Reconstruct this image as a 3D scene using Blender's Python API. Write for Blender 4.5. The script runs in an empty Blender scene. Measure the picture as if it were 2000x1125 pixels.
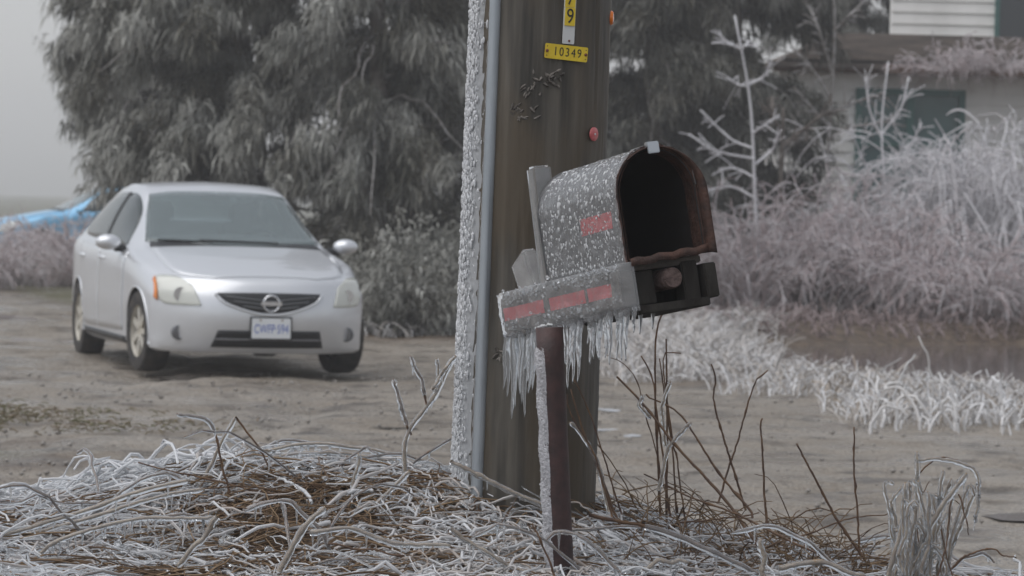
import bpy, bmesh, math, random
import numpy as np
from mathutils import Vector, Matrix
from mathutils.bvhtree import BVHTree
rng = np.random.default_rng(7); random.seed(7)
R = math.radians
sc = bpy.context.scene
COL = sc.collection
# ------------------------------------------------------------------ camera
FPX = 6667.0                                   # focal length in pixels of the 2000 px wide photograph
CAMZ = 1.35
cam_d = bpy.data.cameras.new('camera'); cam = bpy.data.objects.new('camera', cam_d); COL.objects.link(cam)
cam_d.lens = 120.0; cam_d.sensor_width = 36.0; cam_d.clip_start = 0.1; cam_d.clip_end = 3000
CM = Matrix.Rotation(R(90 - 1.44), 4, 'X') @ Matrix.Rotation(R(1.5), 4, 'Z')
CM.translation = (0, 0, CAMZ)
cam.matrix_world = CM
cam_d.dof.use_dof = True; cam_d.dof.focus_distance = 8.85; cam_d.dof.aperture_fstop = 9.5
sc.camera = cam
CR = np.array(CM.to_3x3())
# ------------------------------------------------------------------ sky, sun, exposure
world = bpy.data.worlds.new('World'); sc.world = world; world.use_nodes = True
wn = world.node_tree.nodes; wl = world.node_tree.links
bg = wn['Background']; bg.inputs['Strength'].default_value = 0.086
sky = wn.new('ShaderNodeTexSky'); sky.sky_type = 'NISHITA'; sky.sun_disc = False
SUN_EL, SUN_ROT = R(62), R(-112)
sky.sun_elevation = SUN_EL; sky.sun_rotation = SUN_ROT; sky.dust_density = 1.0; sky.air_density = 1.6
hs = wn.new('ShaderNodeHueSaturation'); hs.inputs['Saturation'].default_value = 0.18
wl.new(sky.outputs[0], hs.inputs['Color']); ti = wn.new('ShaderNodeMix'); ti.data_type = 'RGBA'; ti.blend_type = 'MULTIPLY'; ti.inputs[0].default_value = 1.0; ti.inputs[7].default_value = (0.965, 0.99, 1.05, 1)
wl.new(hs.outputs[0], ti.inputs[6]); wl.new(ti.outputs[2], bg.inputs['Color'])
sun_d = bpy.data.lights.new('sun', 'SUN'); sun = bpy.data.objects.new('sun', sun_d); COL.objects.link(sun)
sun_d.energy = 1.5; sun_d.angle = R(70); sun_d.color = (1.0, 0.97, 0.94)
sd = Vector((math.sin(SUN_ROT) * math.cos(SUN_EL), math.cos(SUN_ROT) * math.cos(SUN_EL), math.sin(SUN_EL)))
sun.rotation_euler = sd.to_track_quat('Z', 'Y').to_euler()
sc.view_settings.view_transform = 'Standard'; sc.view_settings.look = 'None'
sc.view_settings.gamma = 1.0; sc.view_settings.use_curve_mapping = False
sc.view_settings.exposure = 0.42
sc.render.engine = 'CYCLES'
sc.cycles.max_bounces = 10; sc.cycles.transmission_bounces = 8; sc.cycles.diffuse_bounces = 3
sc.cycles.glossy_bounces = 3; sc.cycles.volume_bounces = 1; sc.cycles.transparent_max_bounces = 8
sc.cycles.use_denoising = True
sc.cycles.caustics_reflective = True; sc.cycles.caustics_refractive = True; sc.cycles.sample_clamp_indirect = 6.0

# ------------------------------------------------------------------ pixel -> place helpers
def ray(px, py):
    return CR @ np.array([(px - 1000) / FPX, (562.5 - py) / FPX, -1.0])
def at(px, py, Y):                              # point on the pixel's ray at world depth Y
    d = ray(px, py); return np.array([0, 0, CAMZ]) + d * (Y / d[1])
def sm(a, b, x):
    t = np.clip((x - a) / (b - a), 0, 1); return t * t * (3 - 2 * t)
ROAD_Z = -0.07
POND = np.array([(2.3, 38.5), (2.0, 31.5), (3.0, 28.3), (4.2, 25.8), (9, 24.5), (16, 26), (18, 34), (14, 42), (6.4, 41.5)])
def poly_sd(x, y, P):                           # signed distance to polygon, negative inside
    x = np.asarray(x, float); y = np.asarray(y, float)
    d = np.full(x.shape, 1e9); ins = np.zeros(x.shape, bool)
    n = len(P)
    for i in range(n):
        a = P[i]; b = P[(i + 1) % n]; e = b - a
        t = np.clip(((x - a[0]) * e[0] + (y - a[1]) * e[1]) / (e @ e), 0, 1)
        d = np.minimum(d, np.hypot(x - a[0] - t * e[0], y - a[1] - t * e[1]))
        c = ((a[1] > y) != (b[1] > y)) & (x < (b[0] - a[0]) * (y - a[1]) / (b[1] - a[1] + 1e-12) + a[0])
        ins ^= c
    return np.where(ins, -d, d)
def H(x, y):                                    # ground height: a grassy verge by the camera, road, pond basin
    x = np.asarray(x, float); y = np.asarray(y, float)
    sh = 1.1 * sm(0.5, 1.6, x)
    edge = sm(13.0 - sh, 9.5 - sh * 0.7, y)
    h = ROAD_Z + 0.36 * edge
    h = h + 0.22 * np.exp(-((x + 0.75) / 0.75) ** 2 - ((y - 10.0) / 0.65) ** 2) + 0.13 * np.exp(-((x - 0.1) / 0.5) ** 2 - ((y - 9.8) / 0.45) ** 2)
    h = h + 0.02 * np.sin(x * 1.3 + 0.5) * np.sin(y * 0.9) * (1 - edge)
    h = h + 0.015 * np.sin(x * 4.1 + y * 2.3) * edge
    p = poly_sd(x, y, POND)
    h = h - 0.32 * sm(0.7, -1.2, p) + 0.06 * np.exp(-((p - 1.0) / 0.6) ** 2)
    far = sm(36, 60, y)
    h = h + far * (0.10 + 0.10 * np.sin(x * 0.21 + 1.0))
    return h
def ground_hits(px, py):                         # the same for many pixels at once
    d = np.stack([(px - 1000) / FPX, (562.5 - py) / FPX, -np.ones_like(px)], 1) @ CR.T; Y = np.full(len(px), 20.0)
    for _ in range(30):
        h = H(d[:, 0] / d[:, 1] * Y, Y); Y = Y + 0.6 * ((CAMZ - h) / np.maximum(1e-4, -d[:, 2] / d[:, 1]) - Y)
    return np.stack([d[:, 0] / d[:, 1] * Y, Y], 1)
def ground_hit(px, py):
    d = ray(px, py); Y = 12.0
    for _ in range(40):
        p = np.array([0, 0, CAMZ]) + d * (Y / d[1]); h = float(H(p[0], p[1]))
        Y = Y + 0.6 * ((CAMZ - h) / max(1e-4, -d[2] / d[1]) - Y)
    p = np.array([0, 0, CAMZ]) + d * (Y / d[1]); p[2] = float(H(p[0], p[1])); return p

# ------------------------------------------------------------------ object helpers
def tag(o, label=None, cat=None, group=None, kind=None):
    if label: o['label'] = label
    if cat: o['category'] = cat
    if group: o['group'] = group
    if kind: o['kind'] = kind
    return o
def empty(name, loc=(0, 0, 0), parent=None):
    o = bpy.data.objects.new(name, None); COL.objects.link(o); o.location = loc; o.parent = parent
    o.empty_display_size = 0.1
    return o
def link(name, me, mat=None, parent=None):
    o = bpy.data.objects.new(name, me); COL.objects.link(o)
    if mat is not None and len(me.materials) == 0: me.materials.append(mat)
    o.parent = parent
    return o
def mesh_np(name, V, F, mat=None, parent=None, smooth=True, attr=None):
    """V (n,3); F (m,4) or (m,3) index array, or a list of faces"""
    me = bpy.data.meshes.new(name)
    if isinstance(F, np.ndarray):
        n, k = F.shape
        me.vertices.add(len(V)); me.vertices.foreach_set('co', np.asarray(V, np.float32).ravel())
        me.loops.add(n * k); me.loops.foreach_set('vertex_index', F.astype(np.int32).ravel())
        me.polygons.add(n); me.polygons.foreach_set('loop_start', np.arange(0, n * k, k, dtype=np.int32))
        me.polygons.foreach_set('loop_total', np.full(n, k, np.int32))
        me.update(calc_edges=True)
    else:
        me.from_pydata([tuple(map(float, v)) for v in V], [], [tuple(int(i) for i in f) for f in F])
    if smooth: me.polygons.foreach_set('use_smooth', np.ones(len(me.polygons), bool))
    if attr:
        for k_, a in attr.items():
            at_ = me.attributes.new(k_, 'FLOAT', 'POINT'); at_.data.foreach_set('value', np.asarray(a, np.float32))
    o = link(name, me, mat, parent)
    if name in ('twigs', 'stems', 'limbs', 'dead_limbs', 'crown', 'splinters'): o['kind'] = 'stuff'
    return o
def strands(P, Rd, sides=4, cap=True):
    """P (N,K,3) centre lines, Rd (N,K) radii -> tube verts, quads, strand index of each vertex"""
    P = np.asarray(P, float); Rd = np.asarray(Rd, float)
    N, K, _ = P.shape
    T = np.gradient(P, axis=1); T /= np.linalg.norm(T, axis=2, keepdims=True) + 1e-9
    ref = np.where(np.abs(T[..., 2:3]) > 0.9, np.array([1., 0, 0]), np.array([0, 0, 1.]))
    ref = np.repeat(ref[:, :1], K, axis=1)
    A = np.cross(T, ref); A /= np.linalg.norm(A, axis=2, keepdims=True) + 1e-9
    B = np.cross(T, A)
    ang = np.arange(sides) * 2 * np.pi / sides
    V = P[:, :, None, :] + Rd[:, :, None, None] * (np.cos(ang)[None, None, :, None] * A[:, :, None, :] + np.sin(ang)[None, None, :, None] * B[:, :, None, :])
    idx = np.arange(N * K * sides).reshape(N, K, sides)
    a = idx[:, :-1, :]; b = idx[:, 1:, :]
    Q = np.stack([a, np.roll(a, -1, 2), np.roll(b, -1, 2), b], -1).reshape(-1, 4)
    return V.reshape(-1, 3), Q, np.repeat(np.arange(N), K * sides)
def resample(pts, n):
    pts = np.asarray(pts, float); m = len(pts)
    if m == 2: return pts[0] + (pts[1] - pts[0]) * np.linspace(0, 1, n)[:, None]
    d = np.r_[0, np.cumsum(np.linalg.norm(np.diff(pts, axis=0), axis=1))]; t = np.linspace(0, d[-1], n)
    e = np.vstack([2 * pts[0] - pts[1], pts, 2 * pts[-1] - pts[-2]])
    i = np.clip(np.searchsorted(d, t, 'right') - 1, 0, m - 2); u = ((t - d[i]) / (d[i + 1] - d[i] + 1e-12))[:, None]
    p0, p1, p2, p3 = e[i], e[i + 1], e[i + 2], e[i + 3]
    return 0.5 * (2 * p1 + (p2 - p0) * u + (2 * p0 - 5 * p1 + 4 * p2 - p3) * u ** 2 + (3 * p1 - p0 - 3 * p2 + p3) * u ** 3)
def tube(name, pts, r, mat, parent=None, sides=8, n=None, bump=0.0):
    pts = np.asarray(pts, float); n = n or max(len(pts), 2)
    P = resample(pts, n) if n != len(pts) else pts
    rr = np.interp(np.linspace(0, 1, n), np.linspace(0, 1, len(np.atleast_1d(r))), np.atleast_1d(r))
    rr = rr * (1 + bump * rng.uniform(-1, 1, n))
    V, Q, _ = strands(P[None], rr[None], sides)
    F = [tuple(q) for q in Q] + [tuple(range(sides)), tuple(range((n - 1) * sides, n * sides))]
    return mesh_np(name, V, F, mat, parent)
class MB:
    def __init__(s): s.v = []; s.f = []
    def add(s, V, F):
        o = len(s.v); s.v += [tuple(map(float, p)) for p in V]; s.f += [tuple(i + o for i in f) for f in F]; return s
    def box(s, c, d, M=None):
        c = np.array(c, float); h = np.array(d, float) / 2
        V = [c + h * np.array(k) for k in ((-1,-1,-1),(1,-1,-1),(1,1,-1),(-1,1,-1),(-1,-1,1),(1,-1,1),(1,1,1),(-1,1,1))]
        if M is not None: V = [np.array(M @ Vector(p)) for p in V]
        return s.add(V, [(3,2,1,0),(4,5,6,7),(0,1,5,4),(1,2,6,5),(2,3,7,6),(3,0,4,7)])
    def lathe(s, prof, n=24, axis='z', c=(0, 0, 0), cap=True):
        V = []
        for r_, h_ in prof:
            for k in range(n):
                a = 2 * math.pi * k / n; x, y = r_ * math.cos(a), r_ * math.sin(a)
                p = {'z': (x, y, h_), 'y': (x, h_, y), 'x': (h_, x, y)}[axis]
                V.append((p[0] + c[0], p[1] + c[1], p[2] + c[2]))
        m = len(prof)
        F = [(i * n + k, i * n + (k + 1) % n, (i + 1) * n + (k + 1) % n, (i + 1) * n + k) for i in range(m - 1) for k in range(n)]
        if cap: F += [tuple(range(n)), tuple(range((m - 1) * n, m * n))]
        return s.add(V, F)
    def build(s, name, mat, parent=None, smooth=False, bevel=0.0):
        me = bpy.data.meshes.new(name); me.from_pydata(s.v, [], s.f)
        bm = bmesh.new(); bm.from_mesh(me); bmesh.ops.recalc_face_normals(bm, faces=bm.faces)
        if bevel: bmesh.ops.bevel(bm, geom=[e for e in bm.edges if e.calc_face_angle(0) > 0.5], offset=bevel, segments=2, affect='EDGES', clamp_overlap=True)
        bm.to_mesh(me); bm.free()
        if smooth: me.polygons.foreach_set('use_smooth', np.ones(len(me.polygons), bool)); 
        if smooth: me.set_sharp_from_angle(angle=R(40))
        return link(name, me, mat, parent)
def text_mesh(name, s, size, mat, parent, M, depth=0.0, space=1.0):
    cu = bpy.data.curves.new(name, 'FONT'); cu.body = s; cu.size = size; cu.align_x = 'CENTER'; cu.align_y = 'CENTER'; cu.extrude = depth; cu.space_character = space
    t = bpy.data.objects.new(name, cu); COL.objects.link(t); bpy.context.view_layer.update()
    me = bpy.data.meshes.new_from_object(t.evaluated_get(bpy.context.evaluated_depsgraph_get()))
    bpy.data.objects.remove(t); me.transform(M); me.materials.clear()
    me.name = name
    return link(name, me, mat, parent)

# ------------------------------------------------------------------ materials
def pmat(name, col, rough=0.6, metal=0.0, trans=0.0, ior=1.45, coat=0.0, c2=None, scale=8.0, detail=6.0, bump=0.0, bscale=None, stretch=None, rough2=None, attr=None, acol=None, lo=0.35, hi=0.65, spec=0.5):
    m = bpy.data.materials.new(name); m.use_nodes = True
    N = m.node_tree.nodes; L = m.node_tree.links; b = N['Principled BSDF']
    b.inputs['Base Color'].default_value = (*col, 1); b.inputs['Roughness'].default_value = rough
    b.inputs['Metallic'].default_value = metal; b.inputs['Transmission Weight'].default_value = trans
    b.inputs['IOR'].default_value = ior; b.inputs['Coat Weight'].default_value = coat
    b.inputs['Specular IOR Level'].default_value = spec
    vec = None
    if c2 is not None or bump or rough2 is not None:
        tc = N.new('ShaderNodeTexCoord'); mp = N.new('ShaderNodeMapping'); L.new(tc.outputs['Object'], mp.inputs[0])
        if stretch: mp.inputs['Scale'].default_value = stretch
        vec = mp.outputs[0]
    out = None
    if c2 is not None or rough2 is not None:
        nz = N.new('ShaderNodeTexNoise'); nz.inputs['Scale'].default_value = scale; nz.inputs['Detail'].default_value = detail; L.new(vec, nz.inputs['Vector'])
        mr = N.new('ShaderNodeMapRange'); mr.inputs[1].default_value = lo; mr.inputs[2].default_value = hi; L.new(nz.outputs['Fac'], mr.inputs[0])
        if c2 is not None:
            mx = N.new('ShaderNodeMix'); mx.data_type = 'RGBA'; mx.inputs[6].default_value = (*col, 1); mx.inputs[7].default_value = (*c2, 1)
            L.new(mr.outputs[0], mx.inputs[0]); out = mx.outputs[2]
        if rough2 is not None:
            r_ = N.new('ShaderNodeMapRange'); r_.inputs[3].default_value = rough; r_.inputs[4].default_value = rough2; L.new(mr.outputs[0], r_.inputs[0]); L.new(r_.outputs[0], b.inputs['Roughness'])
    if attr:
        an = N.new('ShaderNodeAttribute'); an.attribute_name = attr
        mx2 = N.new('ShaderNodeMix'); mx2.data_type = 'RGBA'; mx2.inputs[7].default_value = (*acol, 1)
        if out is not None: L.new(out, mx2.inputs[6])
        else: mx2.inputs[6].default_value = (*col, 1)
        L.new(an.outputs['Fac'], mx2.inputs[0]); out = mx2.outputs[2]
    if out is not None: L.new(out, b.inputs['Base Color'])
    if bump:
        nb = N.new('ShaderNodeTexNoise'); nb.inputs['Scale'].default_value = bscale or scale * 3; nb.inputs['Detail'].default_value = 8; L.new(vec, nb.inputs['Vector'])
        bp = N.new('ShaderNodeBump'); bp.inputs['Strength'].default_value = bump; bp.inputs['Distance'].default_value = 0.02
        L.new(nb.outputs['Fac'], bp.inputs['Height']); L.new(bp.outputs[0], b.inputs['Normal'])
    return m
ICE = pmat('clear_ice', (0.93, 0.95, 0.97), 0.05, trans=0.86, ior=1.31)
ICE_CRUST = pmat('beaded_ice', (0.86, 0.88, 0.9), 0.1, trans=0.85, ior=1.31, bump=0.35, bscale=90)
ICE_GRASS = pmat('iced_grass', (0.86, 0.87, 0.89), 0.05, trans=0.5, ior=1.31, attr='tint', acol=(0.42, 0.30, 0.20))
ICE_FAR = pmat('iced_twigs', (0.72, 0.71, 0.73), 0.25, attr='tint', acol=(0.44, 0.34, 0.34))
ICE_BANK = pmat('iced_bank_grass', (0.70, 0.70, 0.71), 0.25, attr='tint', acol=(0.36, 0.29, 0.22))
RIME = pmat('rime', (0.62, 0.62, 0.65), 0.6, c2=(0.42, 0.41, 0.43), scale=120, bump=0.6, bscale=260)
STRAW = pmat('straw_stem', (0.34, 0.25, 0.15), 0.6, c2=(0.20, 0.13, 0.07), scale=25)
STEM = pmat('dry_stem', (0.16, 0.09, 0.045), 0.6, c2=(0.07, 0.04, 0.03), scale=25)
LITTER = pmat('dead_grass', (0.085, 0.048, 0.027), 0.8, attr='tint', acol=(0.22, 0.145, 0.08))
BARK_ICED = pmat('iced_bark', (0.30, 0.29, 0.29), 0.35, c2=(0.12, 0.105, 0.09), scale=14)
BARK = pmat('bark', (0.075, 0.06, 0.05), 0.85, c2=(0.16, 0.14, 0.125), scale=9, bump=0.5)
# ================================================================== the setting: ground, road, pond, puddles
def grid_axis(lo, hi, fine_lo, fine_hi, step, coarse):
    a = list(np.arange(fine_lo, fine_hi, step))
    x = fine_hi; s = step
    while x < hi: a.append(x); s = min(s * 1.25, coarse); x += s
    a.append(hi); x = fine_lo; s = step; pre = []
    while x > lo:
        s = min(s * 1.25, coarse); x -= s
        if x > lo: pre.append(x)
    pre.append(lo)
    return np.array(pre[::-1] + a)
gx = grid_axis(-400, 400, -7, 7, 0.12, 40); gy = grid_axis(-60, 700, 6, 46, 0.14, 40)
GX, GY = np.meshgrid(gx, gy); GZ = H(GX, GY)
GZ = GZ + rng.normal(0, 0.006, GZ.shape) * ((GY < 70) & (np.abs(GX) < 12))
nx, ny = len(gx), len(gy)
ii = np.arange(nx * ny).reshape(ny, nx)
GF = np.stack([ii[:-1, :-1], ii[:-1, 1:], ii[1:, 1:], ii[1:, :-1]], -1).reshape(-1, 4)
def vnoise(x, y, s, seed=0):
    r2 = np.random.default_rng(seed); a = r2.uniform(0, 6.28, (10, 3)); v = 0
    for k in range(10): v = v + np.sin(x * s * math.cos(a[k, 0]) * (0.6 + k * 0.22) + y * s * math.sin(a[k, 0]) * (0.6 + k * 0.22) + a[k, 1])
    return v / 4.5
rut = np.exp(-((GX + 2.9 - 0.02 * (GY - 27)) / 0.22) ** 2) + np.exp(-((GX + 1.35 - 0.02 * (GY - 27)) / 0.22) ** 2)
GZ = GZ - 0.03 * rut * (GY > 18) * (GY < 60)
GZ = GZ + 0.012 * vnoise(GX, GY, 4.0, 77) * (GY > 12) * (GY < 40)
verge = sm(0.12, 0.30, GZ - ROAD_Z)
pd = poly_sd(GX, GY, POND)
bank = sm(2.0, 0.8, pd + 0.5 * vnoise(GX, GY, 1.3, 3))
# the grassy edge on the left, near side of the drive, and the field far behind
lm = sm(0.25, -0.1, GY - 17.2 - 1.6 * sm(-1.7, -3.0, GX) * 2.0) * sm(-1.0, -1.8, GX)
field = sm(0, 3, GY - 33 - 0.9 * np.maximum(0, -(GX + 3.0)) * 3.4) 
veg = np.clip(verge + bank + field + 0.7 * lm * sm(-0.2, 0.5, vnoise(GX, GY, 2.2, 5)), 0, 1)
moss = np.clip(lm * sm(0.0, 0.7, vnoise(GX, GY, 2.6, 9)) + bank * sm(0.3, 0.8, vnoise(GX, GY, 2.0, 11)) * (GY < 27) + field * 0.6 * (GX < -4), 0, 1)
def ground_mat():
    m = bpy.data.materials.new('muddy_ground'); m.use_nodes = True
    N = m.node_tree.nodes; L = m.node_tree.links; b = N['Principled BSDF']
    tc = N.new('ShaderNodeTexCoord')
    def noise(s, d=8):
        n = N.new('ShaderNodeTexNoise'); n.inputs['Scale'].default_value = s; n.inputs['Detail'].default_value = d; L.new(tc.outputs['Object'], n.inputs['Vector']); return n.outputs['Fac']
    def mr(x, a, b_, c=0.0, d=1.0):
        q = N.new('ShaderNodeMapRange'); q.inputs[1].default_value = a; q.inputs[2].default_value = b_; q.inputs[3].default_value = c; q.inputs[4].default_value = d; L.new(x, q.inputs[0]); return q.outputs[0]
    def mix(f, a, b_):
        q = N.new('ShaderNodeMix'); q.data_type = 'RGBA'; L.new(f, q.inputs[0])
        for i, c in ((6, a), (7, b_)):
            if isinstance(c, tuple): q.inputs[i].default_value = (*c, 1)
            else: L.new(c, q.inputs[i])
        return q.outputs[2]
    def att(n):
        a = N.new('ShaderNodeAttribute'); a.attribute_name = n; return a.outputs['Fac']
    road = mix(mr(noise(0.9), 0.36, 0.64), (0.20, 0.165, 0.127), (0.30, 0.262, 0.218))
    road = mix(mr(noise(14), 0.45, 0.75), road, (0.27, 0.245, 0.21))
    road = mix(mr(noise(2.3), 0.54, 0.66), road, (0.085, 0.07, 0.055))
    road = mix(mr(noise(60), 0.52, 0.66), road, (0.09, 0.075, 0.06))
    road = mix(mr(noise(95), 0.60, 0.70), road, (0.34, 0.32, 0.29))
    veg_ = mix(mr(noise(7), 0.35, 0.65), (0.05, 0.032, 0.02), (0.14, 0.10, 0.065))
    veg_ = mix(att('moss'), veg_, (0.10, 0.105, 0.04))
    col = mix(att('veg'), road, veg_)
    L.new(col, b.inputs['Base Color'])
    L.new(mr(noise(1.6), 0.40, 0.60, 0.70, 0.22), b.inputs['Roughness'])
    bp = N.new('ShaderNodeBump'); bp.inputs['Strength'].default_value = 0.9; bp.inputs['Distance'].default_value = 0.05
    L.new(noise(24, 10), bp.inputs['Height']); L.new(bp.outputs[0], b.inputs['Normal'])
    return m
GROUND = ground_mat()
ground = mesh_np('ground', np.stack([GX, GY, GZ], -1).reshape(-1, 3), GF, GROUND, attr={'veg': veg.ravel(), 'moss': moss.ravel()})
tag(ground, kind='structure')
WATER = pmat('still_water', (0.10, 0.085, 0.075), 0.08, spec=0.6, bump=0.02, scale=3, bscale=6)
def water_sheet(name, pts, z):
    pts = np.asarray(pts); c = pts.mean(0)
    V = [(p[0], p[1], z) for p in pts] + [(c[0], c[1], z)]; n = len(pts)
    return tag(mesh_np(name, V, [(i, (i + 1) % n, n) for i in range(n)], WATER, smooth=False), kind='structure')
water_sheet('pond_water', POND + (POND - POND.mean(0)) * 0.08, ROAD_Z - 0.13)
def puddle(px, py, w, d, seed, z=0.012):
    c = ground_hit(px, py); r2 = np.random.default_rng(seed); ph = r2.uniform(0, 6.28, 4)
    a = np.linspace(0, 2 * np.pi, 40, endpoint=False)
    rr = 1 + 0.22 * np.sin(2 * a + ph[0]) + 0.14 * np.sin(3 * a + ph[1]) + 0.08 * np.sin(5 * a + ph[2]) + 0.05 * np.sin(9 * a + ph[3])
    pts = np.stack([c[0] + w / 2 * rr * np.cos(a), c[1] + d / 2 * rr * np.sin(a)], 1)
    hmax = float(np.percentile(H(pts[:, 0], pts[:, 1]), 25))
    return water_sheet('puddle', pts, hmax + z - 0.011)
for i, a in enumerate([(1990, 1000, 0.6, 0.9), (450, 738, 1.2, 0.8), (720, 832, 0.7, 0.4), (60, 605, 1.6, 4.5), (60, 668, 1.3, 2.0), (40, 560, 1.4, 5)]):
    puddle(*a, seed=40 + i)
# loose stones on the drive
n = 4500
sx = rng.uniform(-4.2, 3.2, n); sy = rng.uniform(12.5, 27, n); keep = (poly_sd(sx, sy, POND) > 0.8)
sx, sy = sx[keep], sy[keep]; n = len(sx); sr = 0.003 + 0.020 * rng.uniform(0, 1, n) ** 5
O = np.array([(1,0,0),(0,1,0),(-1,0,0),(0,-1,0),(0.2,0.1,0.7),(0,0,-0.6)])
V = np.stack([sx, sy, H(sx, sy) + sr * 0.25], -1)[:, None, :] + O[None] * sr[:, None, None] * rng.uniform(0.7, 1.3, (n, 6, 1))
T = np.array([(0,1,4),(1,2,4),(2,3,4),(3,0,4),(1,0,5),(2,1,5),(3,2,5),(0,3,5)])
STONE = pmat('gravel', (0.30, 0.28, 0.26), 0.7, c2=(0.20, 0.18, 0.16), scale=3)
ICEPATCH = pmat('white_ice_patch', (0.60, 0.62, 0.65), 0.25)
tag(mesh_np('gravel', V.reshape(-1, 3), (T[None] + 6 * np.arange(n)[:, None, None]).reshape(-1, 3), STONE, smooth=False), 'small loose stones scattered over the muddy drive', 'gravel', kind='stuff')
for px_, py_, w_, sd_ in ((1190, 800, 0.16, 1), (1215, 812, 0.14, 2), (1180, 838, 0.14, 3), (1235, 850, 0.12, 4), (1262, 802, 0.1, 5), (1205, 870, 0.1, 6)):
    o = puddle(px_, py_, w_, w_ * 1.8, sd_, 0.010); o.name = 'ice_patch'; o.data.materials[0] = ICEPATCH
# ================================================================== utility pole
POLE_Y = 9.75
def build_pole():
    b0 = at(1022, 985, POLE_Y); t0 = at(1057, 0, POLE_Y)
    ax = (t0 - b0) / np.linalg.norm(t0 - b0)
    base = b0 - ax * ((b0[2] - 0.30) / ax[2])
    root = empty('utility_pole', base)
    tag(root, 'thick weathered wooden utility pole with yellow number plates, ice down one side', 'utility pole')
    root.rotation_mode = 'QUATERNION'
    # local frame: z up the pole, -y towards the camera
    xl = (Vector((1, 0, 0)) - Vector(ax) * ax[0]).normalized(); zl = Vector(ax); yl = zl.cross(xl)
    root.rotation_quaternion = Matrix((xl, yl, zl)).transposed().to_quaternion()
    RB, RT, HT = 0.205, 0.165, 7.5
    def rad(z): return RB + (RT - RB) * z / HT
    WOOD = bpy.data.materials.new('weathered_pole_wood'); WOOD.use_nodes = True
    N = WOOD.node_tree.nodes; L = WOOD.node_tree.links; b = N['Principled BSDF']
    tc = N.new('ShaderNodeTexCoord'); mp = N.new('ShaderNodeMapping'); mp.inputs['Scale'].default_value = (1, 1, 0.06); L.new(tc.outputs['Object'], mp.inputs[0])
    n1 = N.new('ShaderNodeTexNoise'); n1.inputs['Scale'].default_value = 28; n1.inputs['Detail'].default_value = 10; L.new(mp.outputs[0], n1.inputs['Vector'])
    mp2 = N.new('ShaderNodeMapping'); mp2.inputs['Scale'].default_value = (1, 1, 0.3); L.new(tc.outputs['Object'], mp2.inputs[0])
    n2 = N.new('ShaderNodeTexNoise'); n2.inputs['Scale'].default_value = 6; n2.inputs['Detail'].default_value = 4; L.new(mp2.outputs[0], n2.inputs['Vector'])
    r1 = N.new('ShaderNodeValToRGB'); r1.color_ramp.elements[0].position = 0.32; r1.color_ramp.elements[0].color = (0.026, 0.023, 0.018, 1)
    r1.color_ramp.elements[1].position = 0.7; r1.color_ramp.elements[1].color = (0.125, 0.110, 0.090, 1); L.new(n1.outputs['Fac'], r1.inputs[0])
    m2 = N.new('ShaderNodeMix'); m2.data_type = 'RGBA'; m2.inputs[7].default_value = (0.080, 0.058, 0.034, 1)
    mr = N.new('ShaderNodeMapRange'); mr.inputs[1].default_value = 0.48; mr.inputs[2].default_value = 0.62; mr.inputs[4].default_value = 0.75; L.new(n2.outputs['Fac'], mr.inputs[0])
    L.new(mr.outputs[0], m2.inputs[0]); L.new(r1.outputs[0], m2.inputs[6]); L.new(m2.outputs[2], b.inputs['Base Color'])
    b.inputs['Roughness'].default_value = 0.55
    bp = N.new('ShaderNodeBump'); bp.inputs['Strength'].default_value = 0.8; bp.inputs['Distance'].default_value = 0.008; L.new(n1.outputs['Fac'], bp.inputs['Height']); L.new(bp.outputs[0], b.inputs['Normal'])
    # shaft with long drying checks and knocked-off slivers
    na, nz = 180, 240
    z = np.linspace(-0.25, HT, nz); a = np.linspace(0, 2 * np.pi, na, endpoint=False)
    A, Z = np.meshgrid(a, z)
    Rr = rad(Z) + 0.003 * np.sin(A * 3 + Z * 0.7) + 0.0012 * np.sin(A * 7 + Z * 0.9 + np.sin(Z * 2)) + rng.normal(0, 0.0006, A.shape)
    for a0, z0, z1, w, d in ((-0.62, 1.25, 6.0, 0.022, 0.022), (-0.98, 0.2, 1.4, 0.016, 0.008), (-1.3, 0.9, 2.0, 0.014, 0.007), (-1.75, 0.3, 1.15, 0.015, 0.006), (-2.05, 1.1, 3.5, 0.014, 0.006), (-0.42, 0.5, 1.2, 0.016, 0.009)):
        aa = a0 % (2 * np.pi) + 0.02 * np.sin(Z * 2.1 + a0)
        da = np.abs((A - aa + np.pi) % (2 * np.pi) - np.pi)
        Rr -= d * np.clip(1 - da / w, 0, 1) * sm(z0, z0 + 0.3, Z) * sm(z1, z1 - 0.3, Z)
    V = np.stack([Rr * np.cos(A), Rr * np.sin(A), Z], -1).reshape(-1, 3)
    ii = np.arange(na * nz).reshape(nz, na)
    F = np.stack([ii[:-1], np.roll(ii, -1, 1)[:-1], np.roll(ii, -1, 1)[1:], ii[1:]], -1).reshape(-1, 4)
    mesh_np('shaft', V, F, WOOD, root)
    # gouges: raised torn splinters round a pit
    def on(a_, z_, off=0.0):
        r_ = rad(z_) + off; return np.array([r_ * math.cos(a_), r_ * math.sin(a_), z_])
    PIT = pmat('torn_wood', (0.03, 0.024, 0.02), 0.7, c2=(0.20, 0.18, 0.16), scale=60)
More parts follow.
